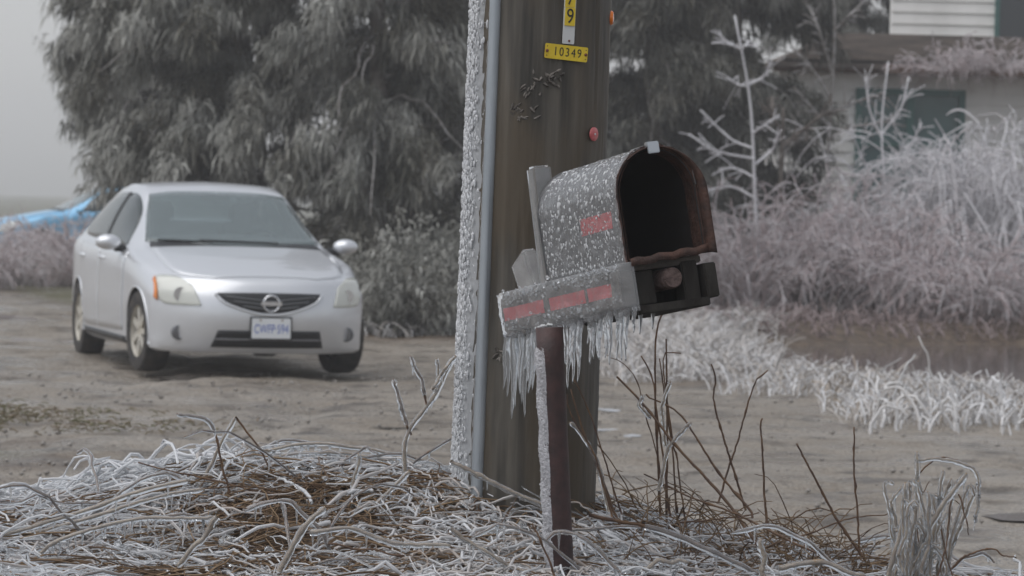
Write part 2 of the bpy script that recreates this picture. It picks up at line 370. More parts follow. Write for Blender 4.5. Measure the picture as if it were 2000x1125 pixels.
    for a0, z0, w in ((-1.50, 1.385, 0.034), (-1.35, 1.40, 0.026), (-1.66, 1.37, 0.028), (-1.72, 1.30, 0.026), (-1.12, 1.06, 0.02), (-1.25, 0.55, 0.022), (-2.0, 0.62, 0.018), (-1.9, 1.31, 0.014), (-1.05, 0.72, 0.016)):
        P = []; Rd = []
        for k in range(9):
            aa = a0 + rng.uniform(-w, w) * 5; zz = z0 + rng.uniform(-w, w) * 0.8; l_ = rng.uniform(0.005, 0.014)
            p = on(aa, zz, 0.001); q_ = on(aa + rng.normal(0, 0.05), zz + rng.choice([-1, 1]) * l_, rng.uniform(0.002, 0.009)); P.append(np.linspace(p, q_, 3)); Rd.append([0.0045, 0.004, 0.001])
        Vv, Qq, _ = strands(np.array(P), np.array(Rd), 4); mesh_np('splinters', Vv, Qq, PIT, root)
    # ice crust on the windward side: beads and ribs running down
    na2, nz2 = 70, 900
    z = np.linspace(0.02, 3.0, nz2); a = np.linspace(-math.pi * 1.10, -math.pi * 0.77, na2)
    A, Z = np.meshgrid(a, z)
    e = np.minimum(sm(0, 0.12, (A - a[0])), sm(0.0, 0.22, (a[-1] - A)))
    ridge = 0.5 + 0.5 * np.sin(A * 62 + 2.2 * np.sin(Z * 5))
    beads = np.clip(rng.normal(0, 1, A.shape) - 0.6, 0, 2.5)
    beads = (beads + np.roll(beads, 1, 0) + np.roll(beads, 2, 0) * 0.8 + np.roll(beads, 1, 1) * 0.7) 
    th = -0.002 + e * (0.004 + 0.0025 * ridge + 0.0016 * beads + 0.001 * np.sin(Z * 14 + A * 5))
    Rr = rad(Z) + th
    V = np.stack([Rr * np.cos(A), Rr * np.sin(A), Z], -1).reshape(-1, 3); ii = np.arange(na2 * nz2).reshape(nz2, na2)
    F = np.stack([ii[:-1, :-1], ii[:-1, 1:], ii[1:, 1:], ii[1:, :-1]], -1).reshape(-1, 4)
    mesh_np('ice_crust', V, F, pmat('pole_ice', (0.74, 0.76, 0.79), 0.08, trans=0.55, ior=1.31), root)
    bs = bmesh.new(); bmesh.ops.create_icosphere(bs, subdivisions=1, radius=1.0); SV = np.array([v.co[:] for v in bs.verts]); SF = np.array([[v.index for v in f.verts] for f in bs.faces]); bs.free()
    nd = 4200; za = rng.uniform(0.05, 2.9, nd); aa_ = rng.normal(-math.pi * 0.90, 0.16, nd); sz = 0.0014 + 0.003 * rng.uniform(0, 1, nd) ** 2
    cc = np.stack([(rad(za) + 0.007) * np.cos(aa_), (rad(za) + 0.007) * np.sin(aa_), za], 1)
    V = cc[:, None, :] + SV[None] * sz[:, None, None] * np.array([1, 1, 1.0]) * np.stack([np.ones(nd), np.ones(nd), rng.uniform(1.2, 4.0, nd)], 1)[:, None, :]
    fd = mesh_np('frozen_drops', V.reshape(-1, 3), (SF[None] + len(SV) * np.arange(nd)[:, None, None]).reshape(-1, 3), pmat('pole_ice_drops', (0.92, 0.93, 0.95), 0.08, trans=0.45, ior=1.31), root); fd['kind'] = 'stuff'
    # metal wire guard: a half-round moulding nailed to the pole
    GALV = pmat('galvanised_guard', (0.30, 0.33, 0.36), 0.42, metal=0.7, c2=(0.40, 0.43, 0.46), scale=18, stretch=(1, 1, 0.2))
    prof = [(-0.017, -0.004), (-0.0155, 0.010), (-0.009, 0.0165), (0.0, 0.018), (0.009, 0.0165), (0.0155, 0.010), (0.017, -0.004)]
    ag = -2.27
    V = []; F = []
    zs = np.linspace(-0.02, HT, 30)
    for zz in zs:
        c = on(ag, zz); rdir = np.array([math.cos(ag), math.sin(ag), 0]); tdir = np.array([-math.sin(ag), math.cos(ag), 0])
        for (u, w) in prof: V.append(c + tdir * u + rdir * w)
    k = len(prof)
    for i in range(len(zs) - 1):
        for j in range(k - 1): F.append((i * k + j, i * k + j + 1, (i + 1) * k + j + 1, (i + 1) * k + j))
    g = mesh_np('wire_guard', V, F, GALV, root)
    # iced drip line along the guard edge
    P = np.stack([on(ag - 0.087, zz, 0.005) for zz in np.linspace(0.05, 3, 200)])
    tube('ice_bead_line', P, 0.005 * (1 + 0.5 * rng.uniform(-1, 1, 200)), ICE, g, 6)
    # number plates: found by the pixel column on the near face
    YEL = pmat('yellow_plate', (0.78, 0.58, 0.03), 0.4, c2=(0.66, 0.47, 0.03), scale=30); WHI = pmat('white_plate', (0.62, 0.63, 0.62), 0.45); BLK = pmat('black_digits', (0.02, 0.02, 0.02), 0.5)
    RUST = pmat('rusty_nail', (0.16, 0.05, 0.03), 0.7)
    bpy.context.view_layer.update(); inv = root.matrix_world.inverted()
    def face(px, py):                                     # pixel -> angle and height on the shaft
        o = np.array(inv @ Vector((0, 0, CAMZ))); d = np.array(inv.to_3x3() @ Vector(ray(px, py)))
        zz = 1.5
        for _ in range(6):
            r_ = rad(zz); A_ = d[0] ** 2 + d[1] ** 2; B_ = 2 * (o[0] * d[0] + o[1] * d[1]); C_ = o[0] ** 2 + o[1] ** 2 - r_ ** 2
            D_ = B_ * B_ - 4 * A_ * C_
            t = (-B_ - math.sqrt(max(D_, 0))) / (2 * A_); p = o + d * t; zz = p[2]
        return math.atan2(p[1], p[0]), p[2]
    def frame(a_, z_, roll=0.0, off=0.004):
        n_ = Vector((math.cos(a_), math.sin(a_), 0)); u = Vector((-math.sin(a_), math.cos(a_), 0)); w = Vector((0, 0, 1))
        M = Matrix((u, w, n_)).transposed().to_4x4(); M.translation = Vector(on(a_, z_, off)); return M @ Matrix.Rotation(roll, 4, 'Z')
    def plate(name, w, h, r_, mat, M, curve=True):
        pts = []
        for cx, cy, a0 in ((w / 2 - r_, h / 2 - r_, 0), (-w / 2 + r_, h / 2 - r_, 90), (-w / 2 + r_, -h / 2 + r_, 180), (w / 2 - r_, -h / 2 + r_, 270)):
            for k in range(5): t = R(a0 + k * 22.5); pts.append((cx + r_ * math.cos(t), cy + r_ * math.sin(t)))
        n_ = len(pts); V = [M @ Vector((x, y, 0.0012)) for x, y in pts] + [M @ Vector((x, y, -0.0012)) for x, y in pts]
        F = [tuple(range(n_)), tuple(range(2 * n_ - 1, n_ - 1, -1))] + [(i, i + n_, (i + 1) % n_ + n_, (i + 1) % n_) for i in range(n_)]
        return mesh_np(name, V, F, mat, root, smooth=False)
    S = FPX / (POLE_Y - 0.2)
    a_, z_ = face(1105, 103); M = frame(a_, z_, R(-3.2))
    pl = plate('number_plate', 90 / S, 29 / S, 0.004, YEL, M); pl['label'] = 'horizontal yellow plate reading 10349'
    text_mesh('digits', '10349', 24 / S, BLK, pl, M @ Matrix.Translation((0.003, 0, 0.0016)) @ Matrix.Diagonal((0.82, 1, 1, 1)), 0.0003, 1.28)
    for u in (-41 / S, 41 / S):
        mb = MB().lathe([(0.0045, 0), (0.0045, 0.002), (0.002, 0.004)], 10, 'z'); o = mb.build('nail', RUST, pl); o.matrix_local = M @ Matrix.Translation((u, 0, 0.001))
        for v in (-9 / S, 9 / S):
            mb = MB().lathe([(0.0016, 0), (0.0016, 0.0007)], 8, 'z'); o = mb.build('rivet_hole', BLK, pl); o.matrix_local = M @ Matrix.Translation((u * 1.0, v, 0.001))
    a_, z_ = face(1112, 10); M = frame(a_, z_, R(-1.0), 0.005)
    vp = plate('number_strip', 25 / S, 152 / S, 0.003, WHI, M); vp['label'] = 'vertical white strip with yellow digit tiles 7 and 9'
    for py, d_ in ((33, '9'), (-3, '7')):
        aa, zz = face(1112, py + 0); Mt = frame(a_, zz, R(-1.0), 0.0075)
        t = plate('digit_tile', 21.5 / S, 35 / S, 0.001, YEL, Mt); t.parent = vp
        text_mesh('digit', d_, 41 / S, BLK, t, Mt @ Matrix.Translation((0, 0, 0.0016)) @ Matrix.Diagonal((0.8, 1, 1, 1)), 0.0004)
    aa, zz = face(1111, 80); Mt = frame(a_, zz, 0, 0.0055)
    o = MB().lathe([(0.003, 0), (0.003, 0.003), (0.001, 0.004)], 10, 'z').build('nail', RUST, vp); o.matrix_local = Mt
    a_, z_ = face(1158, 262); M = frame(a_, z_, 0, 0.002)
    RED = pmat('faded_red_disc', (0.55, 0.09, 0.10), 0.4, c2=(0.62, 0.2, 0.2), scale=60)
    o = MB().lathe([(0.0005, 0.0), (0.0195, 0.0), (0.0195, 0.003), (0.016, 0.005), (0.003, 0.005)], 28, 'z').build('inspection_tag', RED, root, True); o.matrix_local = M
    o2 = MB().lathe([(0.003, 0), (0.003, 0.003), (0.001, 0.004)], 10, 'z').build('nail', WHI, o); o2.location = (0, 0, 0.004)
    # orange reflector round the right-hand side
    M = frame(-0.06, face(1180, 32)[1], 0, 0.0)
    ORG = pmat('orange_reflector', (0.85, 0.20, 0.01), 0.15, coat=0.5)
    o = MB().lathe([(0.0005, 0), (0.021, 0), (0.021, 0.006), (0.017, 0.011), (0.0005, 0.013)], 28, 'z').build('orange_reflector', ORG, root, True); o.matrix_local = M
    return root
build_pole()

# ================================================================== mailbox on its post
def build_mailbox():
    root = empty('mailbox', (0, 0, 0))
    tag(root, 'ice-coated arched metal mailbox, open and doorless, on a leaning rusty pipe with icicles', 'mailbox')
    yaw, pit, rol, S = 0.4073, 0.132, 0.134, 1.024
    M = Matrix.Translation((0.395, 8.7726, 1.218)) @ Matrix.Rotation(yaw - math.pi / 2, 4, 'Z') @ Matrix.Rotation(-pit, 4, 'Y') @ Matrix.Rotation(rol, 4, 'X') @ Matrix.Scale(S, 4)
    post_b = at(1094, 1122, 8.92); post_t = at(1073, 640, 8.92)
    d = (post_b - post_t) / np.linalg.norm(post_b - post_t)
    post_b = post_b + d * 0.12
    root.location = post_b
    T0 = Matrix.Translation(Vector(-post_b))
    LM = T0 @ M                                    # box frame -> root local frame
    def put(o): o.data.transform(LM); o.data.update(); return o
    METAL = pmat('galvanised_sheet', (0.10, 0.104, 0.108), 0.6, metal=0.2, c2=(0.06, 0.06, 0.062), scale=20)
    RUSTY = pmat('rusty_inside', (0.035, 0.020, 0.016), 0.75, c2=(0.085, 0.042, 0.030), scale=30, bump=0.3)
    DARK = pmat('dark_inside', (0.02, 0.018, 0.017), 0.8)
    OLDW = pmat('old_board', (0.10, 0.088, 0.075), 0.75, c2=(0.05, 0.042, 0.036), scale=14, stretch=(0.2, 1, 1), bump=0.4)
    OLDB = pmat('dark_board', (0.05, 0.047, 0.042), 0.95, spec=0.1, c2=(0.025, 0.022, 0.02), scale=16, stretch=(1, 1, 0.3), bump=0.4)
    REDT = pmat('red_reflective_tape', (0.62, 0.02, 0.03), 0.35, c2=(0.50, 0.05, 0.06), scale=70)
    W, HS, L0 = 0.11, 0.165, 0.48
    def prof(off=0.0, n=40):                       # arch outline from left foot over the top to right foot
        pts = [(-W - off, z_) for z_ in np.linspace(0, HS, 14)[:-1]]
        pts += [((W + off) * -math.cos(t), HS + (W + off) * 1.03 * math.sin(t)) for t in np.linspace(0, math.pi, n)]
        pts += [(W + off, z_) for z_ in np.linspace(HS, 0, 14)[1:]]
        return np.array(pts)
    def sweep(name, xs, offs, mat, parent, noise=0.0, thick=None):
        V = []; k = None
        for x_, o_ in zip(xs, offs):
            p = prof(o_); k = len(p)
            for y_, z_ in p: V.append((x_, y_, z_))
        V = np.array(V)
        F = [(i * k + j, i * k + j + 1, (i + 1) * k + j + 1, (i + 1) * k + j) for i in range(len(xs) - 1) for j in range(k - 1)]
        o = mesh_np(name, V, F, mat, parent); return o
    xs = np.linspace(-L0, 0, 24)
    body = put(sweep('shell', xs, np.zeros(24), METAL, root)); sol = body.modifiers.new('thick', 'SOLIDIFY'); sol.thickness = 0.002; sol.offset = 1
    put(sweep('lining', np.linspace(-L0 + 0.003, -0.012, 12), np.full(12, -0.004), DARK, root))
    # rusty strip of bare metal just inside the mouth, wider on the far wall
    put(sweep('mouth_band', np.array([-0.05, -0.03, -0.015, 0.004]), np.array([-0.006, -0.0065, -0.0065, -0.006]), RUSTY, root))
    # rolled rims front and rear
    for x_, r_ in ((0.0, 0.0032), (-L0 + 0.004, 0.006)):
        p = prof(0.002); P = np.stack([np.full(len(p), x_), p[:, 0], p[:, 1]], 1)
        put(tube('rim', P, r_, METAL if x_ < -0.1 else RUSTY, root, 8))
    pr = prof(-0.003); Vb = [(-L0 + 0.002, y_, z_) for y_, z_ in pr]
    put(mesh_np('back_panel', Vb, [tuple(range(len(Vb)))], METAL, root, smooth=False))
    put(MB().box((-L0 / 2, 0, 0.002), (L0 - 0.01, 2 * W - 0.004, 0.003)).build('floor_panel', pmat('wet_red_rust', (0.10, 0.02, 0.018), 0.35, c2=(0.25, 0.03, 0.03), scale=25), root))
    # bent lip of the floor and the torn right-hand flange
    V = []; 
    for i, y_ in enumerate(np.linspace(-W + 0.004, W + 0.006, 12)):
        dz = 0.003 * math.sin(i * 1.9) + 0.012 * (i / 11.0)
        V += [(-0.03, y_, 0.006 + dz * 0.6), (0.012, y_, 0.008 + dz), (0.014, y_, -0.012 + dz)]
    F = [(i * 3 + j, i * 3 + j + 1, i * 3 + j + 4, i * 3 + j + 3) for i in range(11) for j in range(2)]
    fl = put(mesh_np('floor_lip', V, F, RUSTY, root)); m_ = fl.modifiers.new('t', 'SOLIDIFY'); m_.thickness = 0.003
    p = prof(0.004); p = p[24:]; V = []
    for i, (y_, z_) in enumerate(p):
        g = sm(0, 30, i); V += [(-0.02, y_, z_), (0.010 + 0.012 * g, y_ + 0.004 * g, z_ - 0.002), (0.014 + 0.014 * g, y_ + 0.016 * g, z_ - 0.006 * g)]
    F = [(i * 3 + j, i * 3 + j + 1, i * 3 + j + 4, i * 3 + j + 3) for i in range(len(p) - 1) for j in range(2)]
    fl = put(mesh_np('bent_flange', V, F, RUSTY, root)); m_ = fl.modifiers.new('t', 'SOLIDIFY'); m_.thickness = 0.002
    # catch on top of the mouth
    zt = HS + W * 1.03
    cb = MB().box((-0.045, 0, zt + 0.006), (0.11, 0.016, 0.008)); cb.box((0.012, 0, zt + 0.008), (0.016, 0.034, 0.014)); cb.box((0.019, 0, zt - 0.004), (0.004, 0.034, 0.022))
    put(cb.build('door_catch', pmat('bright_clip', (0.5, 0.52, 0.54), 0.3, metal=0.8), root, bevel=0.002))
    # ice skin: beaded, thick, over the side and the top
    pr0 = prof(0.0); nI = 150; xs = np.linspace(-L0 - 0.004, 0.010, nI)
    pr = resample(pr0[:52], 130)
    t = np.linspace(0, 1, 130)
    Vn = []; c = np.array([0, HS])
    bead = np.zeros((nI, 130)); gi, gj = np.mgrid[0:nI, 0:130]
    for _ in range(1500):                                   # frozen drops, drawn out downwards
        ci, cj = rng.uniform(0, nI), rng.uniform(0, 130); sa, sb = rng.uniform(0.9, 1.7), rng.uniform(1.2, 3.2)
        i0, i1, j0, j1 = max(0, int(ci - 6)), int(ci + 7), max(0, int(cj - 10)), int(cj + 11)
        bead[i0:i1, j0:j1] = np.maximum(bead[i0:i1, j0:j1], rng.uniform(0.5, 1.3) * np.exp(-((gi[i0:i1, j0:j1] - ci) / sa) ** 2 - ((gj[i0:i1, j0:j1] - cj) / sb) ** 2))
    for i, x_ in enumerate(xs):
        nrm = np.where((pr[:, 1] < HS)[:, None], np.array([-1.0, 0.0]), (pr - c) / (np.linalg.norm(pr - c, axis=1, keepdims=True) + 1e-9))
        ed = sm(1.0, 0.86, t)
        th = -0.0005 + ed * (0.0040 + 0.0004 * np.sin(pr[:, 1] * 60 + x_ * 35) + 0.0004 * np.sin(x_ * 50 + pr[:, 1] * 30) + 0.0034 * bead[i])
        th = th + 0.004 * sm(-0.02, 0.004, x_) * ed
        q = pr + nrm * th[:, None]
        Vn.append(np.column_stack([np.full(130, x_), q]))
    ii = np.arange(nI * 130).reshape(nI, 130)
    F = np.stack([ii[:-1, :-1], ii[1:, :-1], ii[1:, 1:], ii[:-1, 1:]], -1).reshape(-1, 4)
    put(mesh_np('ice_skin', np.concatenate(Vn), F, pmat('box_ice', (0.93, 0.94, 0.96), 0.04, trans=0.84, ior=1.31), root))
    # frozen drops standing on the ice skin
    bs = bmesh.new(); bmesh.ops.create_icosphere(bs, subdivisions=2, radius=1.0); SV = np.array([v.co[:] for v in bs.verts]); SF = np.array([[v.index for v in f.verts] for f in bs.faces]); bs.free()
    nd = 1500; u = rng.uniform(0, 1, nd); tt = np.clip(rng.uniform(0, 1.0, nd), 0.02, 0.98); xx = rng.uniform(-L0 + 0.01, -0.004, nd)
    pc = np.stack([np.interp(tt, t, pr[:, k]) for k in range(2)], 1); nn = np.where((pc[:, 1:] < HS), np.array([-1.0, 0.0]), (pc - c) / (np.linalg.norm(pc - c, axis=1, keepdims=True) + 1e-9)); tg = np.stack([-nn[:, 1], nn[:, 0]], 1)
    sz = 0.0012 + 0.0026 * u ** 2
    D = SV[None, :, :] * sz[:, None, None] * np.array([1.0, 1.0, 1.0]); el = rng.uniform(1.0, 2.2, nd)
    yz = (pc + nn * 0.004)[:, None, :] + nn[:, None, :] * D[:, :, 1:2] * 0.8 + tg[:, None, :] * D[:, :, 2:3] * el[:, None, None]
    V = np.concatenate([(xx[:, None] + D[:, :, 0])[:, :, None], yz], 2).reshape(-1, 3); F = (SF[None] + len(SV) * np.arange(nd)[:, None, None]).reshape(-1, 3)
    fd = put(mesh_np('frozen_drops', V, F, pmat('white_ice_drops', (0.92, 0.93, 0.95), 0.08, trans=0.45, ior=1.31), root)); fd['kind'] = 'stuff'
    # red tape on the flank
    V = [(x_, -W - 0.0016, z_) for x_ in np.linspace(-0.235, -0.045, 8) for z_ in (0.093, 0.136)]
    put(mesh_np('reflective_tape', V, [(i * 2, i * 2 + 2, i * 2 + 3, i * 2 + 1) for i in range(7)], REDT, root, smooth=False))
    # timber under the box
    put(MB().box((-0.27, 0, -0.012), (0.52, 0.20, 0.02)).build('shelf_board', OLDW, root, bevel=0.003))
    board = put(MB().box((-0.375, -0.118, -0.062), (0.75, 0.034, 0.088)).build('side_board', OLDW, root, bevel=0.003))
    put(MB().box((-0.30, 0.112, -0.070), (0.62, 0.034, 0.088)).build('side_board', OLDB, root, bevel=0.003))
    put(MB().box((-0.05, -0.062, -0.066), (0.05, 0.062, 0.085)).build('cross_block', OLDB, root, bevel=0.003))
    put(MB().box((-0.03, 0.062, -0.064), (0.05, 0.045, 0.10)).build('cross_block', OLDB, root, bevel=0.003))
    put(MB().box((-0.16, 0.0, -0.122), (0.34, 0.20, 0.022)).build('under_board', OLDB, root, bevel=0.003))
    put(MB().lathe([(0.0005, 0.004), (0.024, 0.004), (0.027, 0.0), (0.027, -0.30)], 26, 'x', (0.0, 0.008, -0.052)).build('pipe_end', pmat('rust_pipe', (0.07, 0.045, 0.04), 0.8, c2=(0.16, 0.11, 0.10), scale=60, bump=0.5), root, True))
    put(MB().box((-0.50, -0.09, 0.10), (0.034, 0.05, 0.40), Matrix.Rotation(R(-2), 4, 'X')).build('upright_slat', pmat('pale_slat', (0.30, 0.28, 0.26), 0.6, c2=(0.2, 0.19, 0.18), scale=18), root, bevel=0.002))
    bl = put(MB().box((0, 0, 0), (0.09, 0.036, 0.11), Matrix.Translation((-0.60, -0.108, 0.028)) @ Matrix.Rotation(R(-22), 4, 'Y')).build('angled_block', pmat('pale_block', (0.42, 0.40, 0.38), 0.6, c2=(0.28, 0.26, 0.25), scale=18), root, bevel=0.004))
    put(MB().box((0, 0, 0), (0.098, 0.046, 0.118), Matrix.Translation((-0.60, -0.110, 0.029)) @ Matrix.Rotation(R(-22), 4, 'Y')).build('ice_glaze', ICE, bl, bevel=0.008))
    put(MB().box((-0.503, -0.092, 0.12), (0.043, 0.058, 0.37), Matrix.Rotation(R(-2), 4, 'X')).build('ice_glaze', ICE, root, bevel=0.008))
    # board: red tape and a wavy ice glaze
    for x0, x1 in ((-0.735, -0.475), (-0.435, -0.215), (-0.195, -0.055)):
        V = [(x_, -0.1357, z_) for x_ in np.linspace(x0, x1, 6) for z_ in (-0.078, -0.044)]
        tp = put(mesh_np('reflective_tape', V, [(i * 2, i * 2 + 2, i * 2 + 3, i * 2 + 1) for i in range(5)], REDT, root, smooth=False)); tp.parent = board
    nx_, nz_ = 150, 40
    X, Zz = np.meshgrid(np.linspace(-0.765, 0.012, nx_), np.linspace(0, 1, nz_))
    zz = -0.125 + 0.125 * Zz + 0.004 * np.sin(X * 40) * (1 - Zz)
    yy = -0.1365 - 0.006 - 0.0020 * np.sin(X * 95 + np.sin(X * 31) * 2) - 0.0012 * np.sin(Zz * 11 + np.sin(X * 23) * 2) - 0.0007 * rng.normal(0, 1, X.shape) + 0.007 * (np.abs(Zz - 0.5) * 2) ** 6
    V1 = np.stack([X, yy, zz], -1).reshape(-1, 3); V2 = np.stack([X, np.full(X.shape, -0.0995) + 0 * X, zz], -1).reshape(-1, 3)
    ii = np.arange(nx_ * nz_).reshape(nz_, nx_); F1 = np.stack([ii[:-1, :-1], ii[:-1, 1:], ii[1:, 1:], ii[1:, :-1]], -1).reshape(-1, 4)
    rim_i = np.concatenate([ii[0], ii[1:, -1], ii[-1, ::-1][1:], ii[::-1, 0][1:]])
    n1 = nx_ * nz_; F2 = np.stack([rim_i[1:], rim_i[:-1], rim_i[:-1] + n1, rim_i[1:] + n1], -1)
    gl = put(mesh_np('ice_glaze', np.vstack([V1, V2]), np.vstack([F1, F2]), pmat('board_ice', (0.92, 0.93, 0.95), 0.05, trans=0.82, ior=1.31), root)); gl.parent = board
    nb_ = 380; D = SV[None] * (0.0012 + 0.003 * rng.uniform(0, 1, nb_) ** 2)[:, None, None] * np.stack([rng.uniform(1, 2.5, nb_), np.ones(nb_), rng.uniform(0.8, 1.5, nb_)], 1)[:, None, :]
    V = np.stack([rng.uniform(-0.755, 0.005, nb_), np.full(nb_, -0.1435), rng.choice([-0.10, -0.085, -0.03, -0.015, -0.004], nb_) + rng.normal(0, 0.006, nb_)], 1)[:, None, :] + D
    bd = put(mesh_np('frozen_drops', V.reshape(-1, 3), (SF[None] + len(SV) * np.arange(nb_)[:, None, None]).reshape(-1, 3), ICE, root)); bd['kind'] = 'stuff'; bd.parent = board
    # icicles, each its own piece; they hang straight down whatever the board's tilt
    LMi = LM
    spec = []
    for x_ in np.concatenate([np.linspace(-0.757, -0.60, 11), np.linspace(-0.59, -0.40, 12), np.linspace(-0.385, -0.19, 13), np.linspace(-0.175, 0.008, 12)]):
        f_ = (x_ + 0.755) / 0.76
        ln = rng.uniform(0.03, 0.12) + 0.02 + 0.16 * math.exp(-((f_ - 0.08) / 0.10) ** 2) * rng.uniform(0.5, 1) + 0.10 * math.exp(-((f_ - 0.36) / 0.10) ** 2) * rng.uniform(0.2, 1.0) + 0.07 * math.exp(-((f_ - 0.56) / 0.08) ** 2) * rng.uniform(0.3, 1)
        spec.append((x_ + rng.uniform(-0.006, 0.006), ln))
    for x_, ln in spec:
        p0 = np.array(LMi @ Vector((x_, -0.125 + rng.uniform(-0.012, 0.012), -0.112))); n_ = 14; t_ = np.linspace(0, 1, n_)
        P = p0 + np.outer(t_, [rng.normal(0, 0.004), 0, -ln - 0.01]); P[:, 0] += 0.0015 * np.sin(t_ * 9 + x_ * 40)
        r_ = (0.0085 * (1 - t_) ** 0.75 * (0.6 + ln * 2.6) + 0.0011) * (1 + 0.13 * np.sin(t_ * 26 + x_ * 90))
        o = tube('icicle', P, r_, ICE, board, 7)
    for x_, y_ in ((-0.02, -0.05), (-0.01, -0.09), (-0.32, 0.02), (-0.35, -0.02), (-0.30, 0.05)):
        p0 = np.array(LMi @ Vector((x_, y_, -0.128))); t_ = np.linspace(0, 1, 10); ln = rng.uniform(0.04, 0.09)
        P = p0 + np.outer(t_, [0, 0, -ln]); tube('icicle', P, 0.005 * (1 - t_) ** 0.8 + 0.001, ICE, board, 7)
    # the pipe post with rime on its windward side
    RP = pmat('rust_brown_post', (0.060, 0.030, 0.028), 0.6, c2=(0.035, 0.020, 0.019), scale=30, bump=0.15, bscale=150)
    pb, pt = np.zeros(3), post_t - post_b
    tube('post', np.array([pb, pb + (pt - pb) * 0.5, pt]), [0.0375, 0.036, 0.036], RP, root, 32, 10)
    na2, nz2 = 30, 260; Z = np.linspace(0.06, 0.95, nz2); A = np.linspace(R(158), R(252), na2)
    AA, ZZ = np.meshgrid(A, Z); e = np.minimum(sm(R(158), R(172), AA), sm(R(252), R(232), AA)) * sm(0.95, 0.9, ZZ)
    rr = 0.0345 + e * (0.0052 + 0.0013 * rng.normal(0, 1, AA.shape) + 0.002 * np.sin(ZZ * 40 + AA * 3))
    ctr = pb[None, None] + (pt - pb)[None, None] * ZZ[..., None]
    V = ctr + np.stack([rr * np.cos(AA), rr * np.sin(AA), np.zeros_like(rr)], -1)
    ii = np.arange(na2 * nz2).reshape(nz2, na2); F = np.stack([ii[:-1, :-1], ii[:-1, 1:], ii[1:, 1:], ii[1:, :-1]], -1).reshape(-1, 4)
    mesh_np('rime_coat', V.reshape(-1, 3), F, RIME, root)
    return root
build_mailbox()
# ================================================================== cars
PAINT = pmat('silver_paint', (0.66, 0.675, 0.70), 0.32, metal=0.45, coat=0.7)
PAINT_BLUE = pmat('light_blue_paint', (0.22, 0.50, 0.75), 0.35, metal=0.2, coat=0.5)
CABIN = pmat('cabin_lining', (0.10, 0.10, 0.10), 0.8)
WELL = pmat('wheel_well', (0.012, 0.012, 0.013), 0.9)
TYRE = pmat('tyre_rubber', (0.022, 0.022, 0.023), 0.8, c2=(0.06, 0.052, 0.045), scale=12)
ALLOY = pmat('alloy', (0.62, 0.60, 0.55), 0.4, metal=0.15, c2=(0.48, 0.44, 0.36), scale=9)
BLACKP = pmat('black_plastic', (0.018, 0.019, 0.021), 0.45)
GLASS = pmat('fogged_glass', (0.60, 0.70, 0.71), 0.05, trans=0.84, ior=1.5)
GLASS_S = pmat('side_glass', (0.10, 0.12, 0.12), 0.05, trans=0.5, ior=1.5)
LENS = pmat('hazed_lens', (0.86, 0.87, 0.80), 0.10, trans=0.45, ior=1.5, coat=0.4)
AMBER = pmat('amber_lens', (0.75, 0.24, 0.05), 0.2, coat=0.4)
CHROME = pmat('chrome', (0.75, 0.76, 0.78), 0.15, metal=1.0)
PLATEW = pmat('plate_white', (0.72, 0.74, 0.76), 0.4); PLATEB = pmat('plate_blue', (0.08, 0.14, 0.45), 0.5)
def cinterp(xs, ys, x):
    return resample_1d(np.array(xs, float), np.array(ys, float), np.asarray(x, float))
def resample_1d(xs, ys, x):                       # smooth cubic (finite-difference tangents) through stations, xs increasing
    m = np.gradient(ys, xs); i = np.clip(np.searchsorted(xs, x, 'right') - 1, 0, len(xs) - 2)
    h = xs[i + 1] - xs[i]; t = np.clip((x - xs[i]) / h, 0, 1)
    return (2*t**3-3*t**2+1)*ys[i] + (t**3-2*t**2+t)*h*m[i] + (-2*t**3+3*t**2)*ys[i+1] + (t**3-t**2)*h*m[i+1]
ZT = ([-3.45, -3.3, -3.12, -2.9, -2.6, -2.2, -1.8, -1.5, -1.27, -1.0, -0.72, -0.45, -0.3, 0.0, 0.42], [1.075, 1.10, 1.16, 1.285, 1.405, 1.485, 1.51, 1.49, 1.44, 1.305, 1.145, 1.005, 0.975, 0.90, 0.75])
ZB = ([-3.45, -3.0, -2.5, -1.5, -0.5, 0.0, 0.42], [1.0, 1.0, 0.975, 0.945, 0.905, 0.845, 0.735])
WBt = ([-3.45, -3.0, -2.5, -1.5, -0.5, 0.0, 0.42], [0.74, 0.83, 0.865, 0.875, 0.865, 0.85, 0.795])
WM = ([-3.45, -3.0, -2.5, -1.5, -0.5, 0.0, 0.42], [0.80, 0.865, 0.89, 0.893, 0.893, 0.888, 0.845])
ZS = ([-3.45, -3.0, -2.5, -0.3, 0.42], [0.30, 0.24, 0.20, 0.19, 0.185])
def half_section(x):
    zt = float(cinterp(*ZT, x)); zb = float(cinterp(*ZB, x)); wb = float(cinterp(*WBt, x)); wm = float(cinterp(*WM, x)); zs = float(cinterp(*ZS, x))
    dz = zt - zb; g = float(np.clip((dz - 0.05) / 0.45, 0, 1)); g = g * g * (3 - 2 * g)
    wr = wb * 0.90 + (0.60 - wb * 0.90) * g; zr = zb + dz * (0.50 + 0.38 * g)
    side = np.array([(wm - 0.05, zs), (wm - 0.015, zs + 0.03), (wm - 0.01, zs + 0.14), (wm, 0.50), (wm - 0.002, 0.62), (wm - 0.006, zb - 0.09), (wb, zb)])
    q6 = np.array([wb - 0.035, zb + min(0.03, dz * 0.3)]); q8 = np.array([wr, zr])
    mid = (q6 + q8) / 2 + np.array([0.016 * g, 0.010 * g])
    top = np.array([(wb, zb), q6, mid, q8, (wr - 0.07, zr + (zt - zr) * 0.55), (wr * 0.5, zt - 0.012 * g - 0.10 * (zt - zr) * (1 - g)), (0, zt)])
    return resample(side, 16), resample(top, 26)
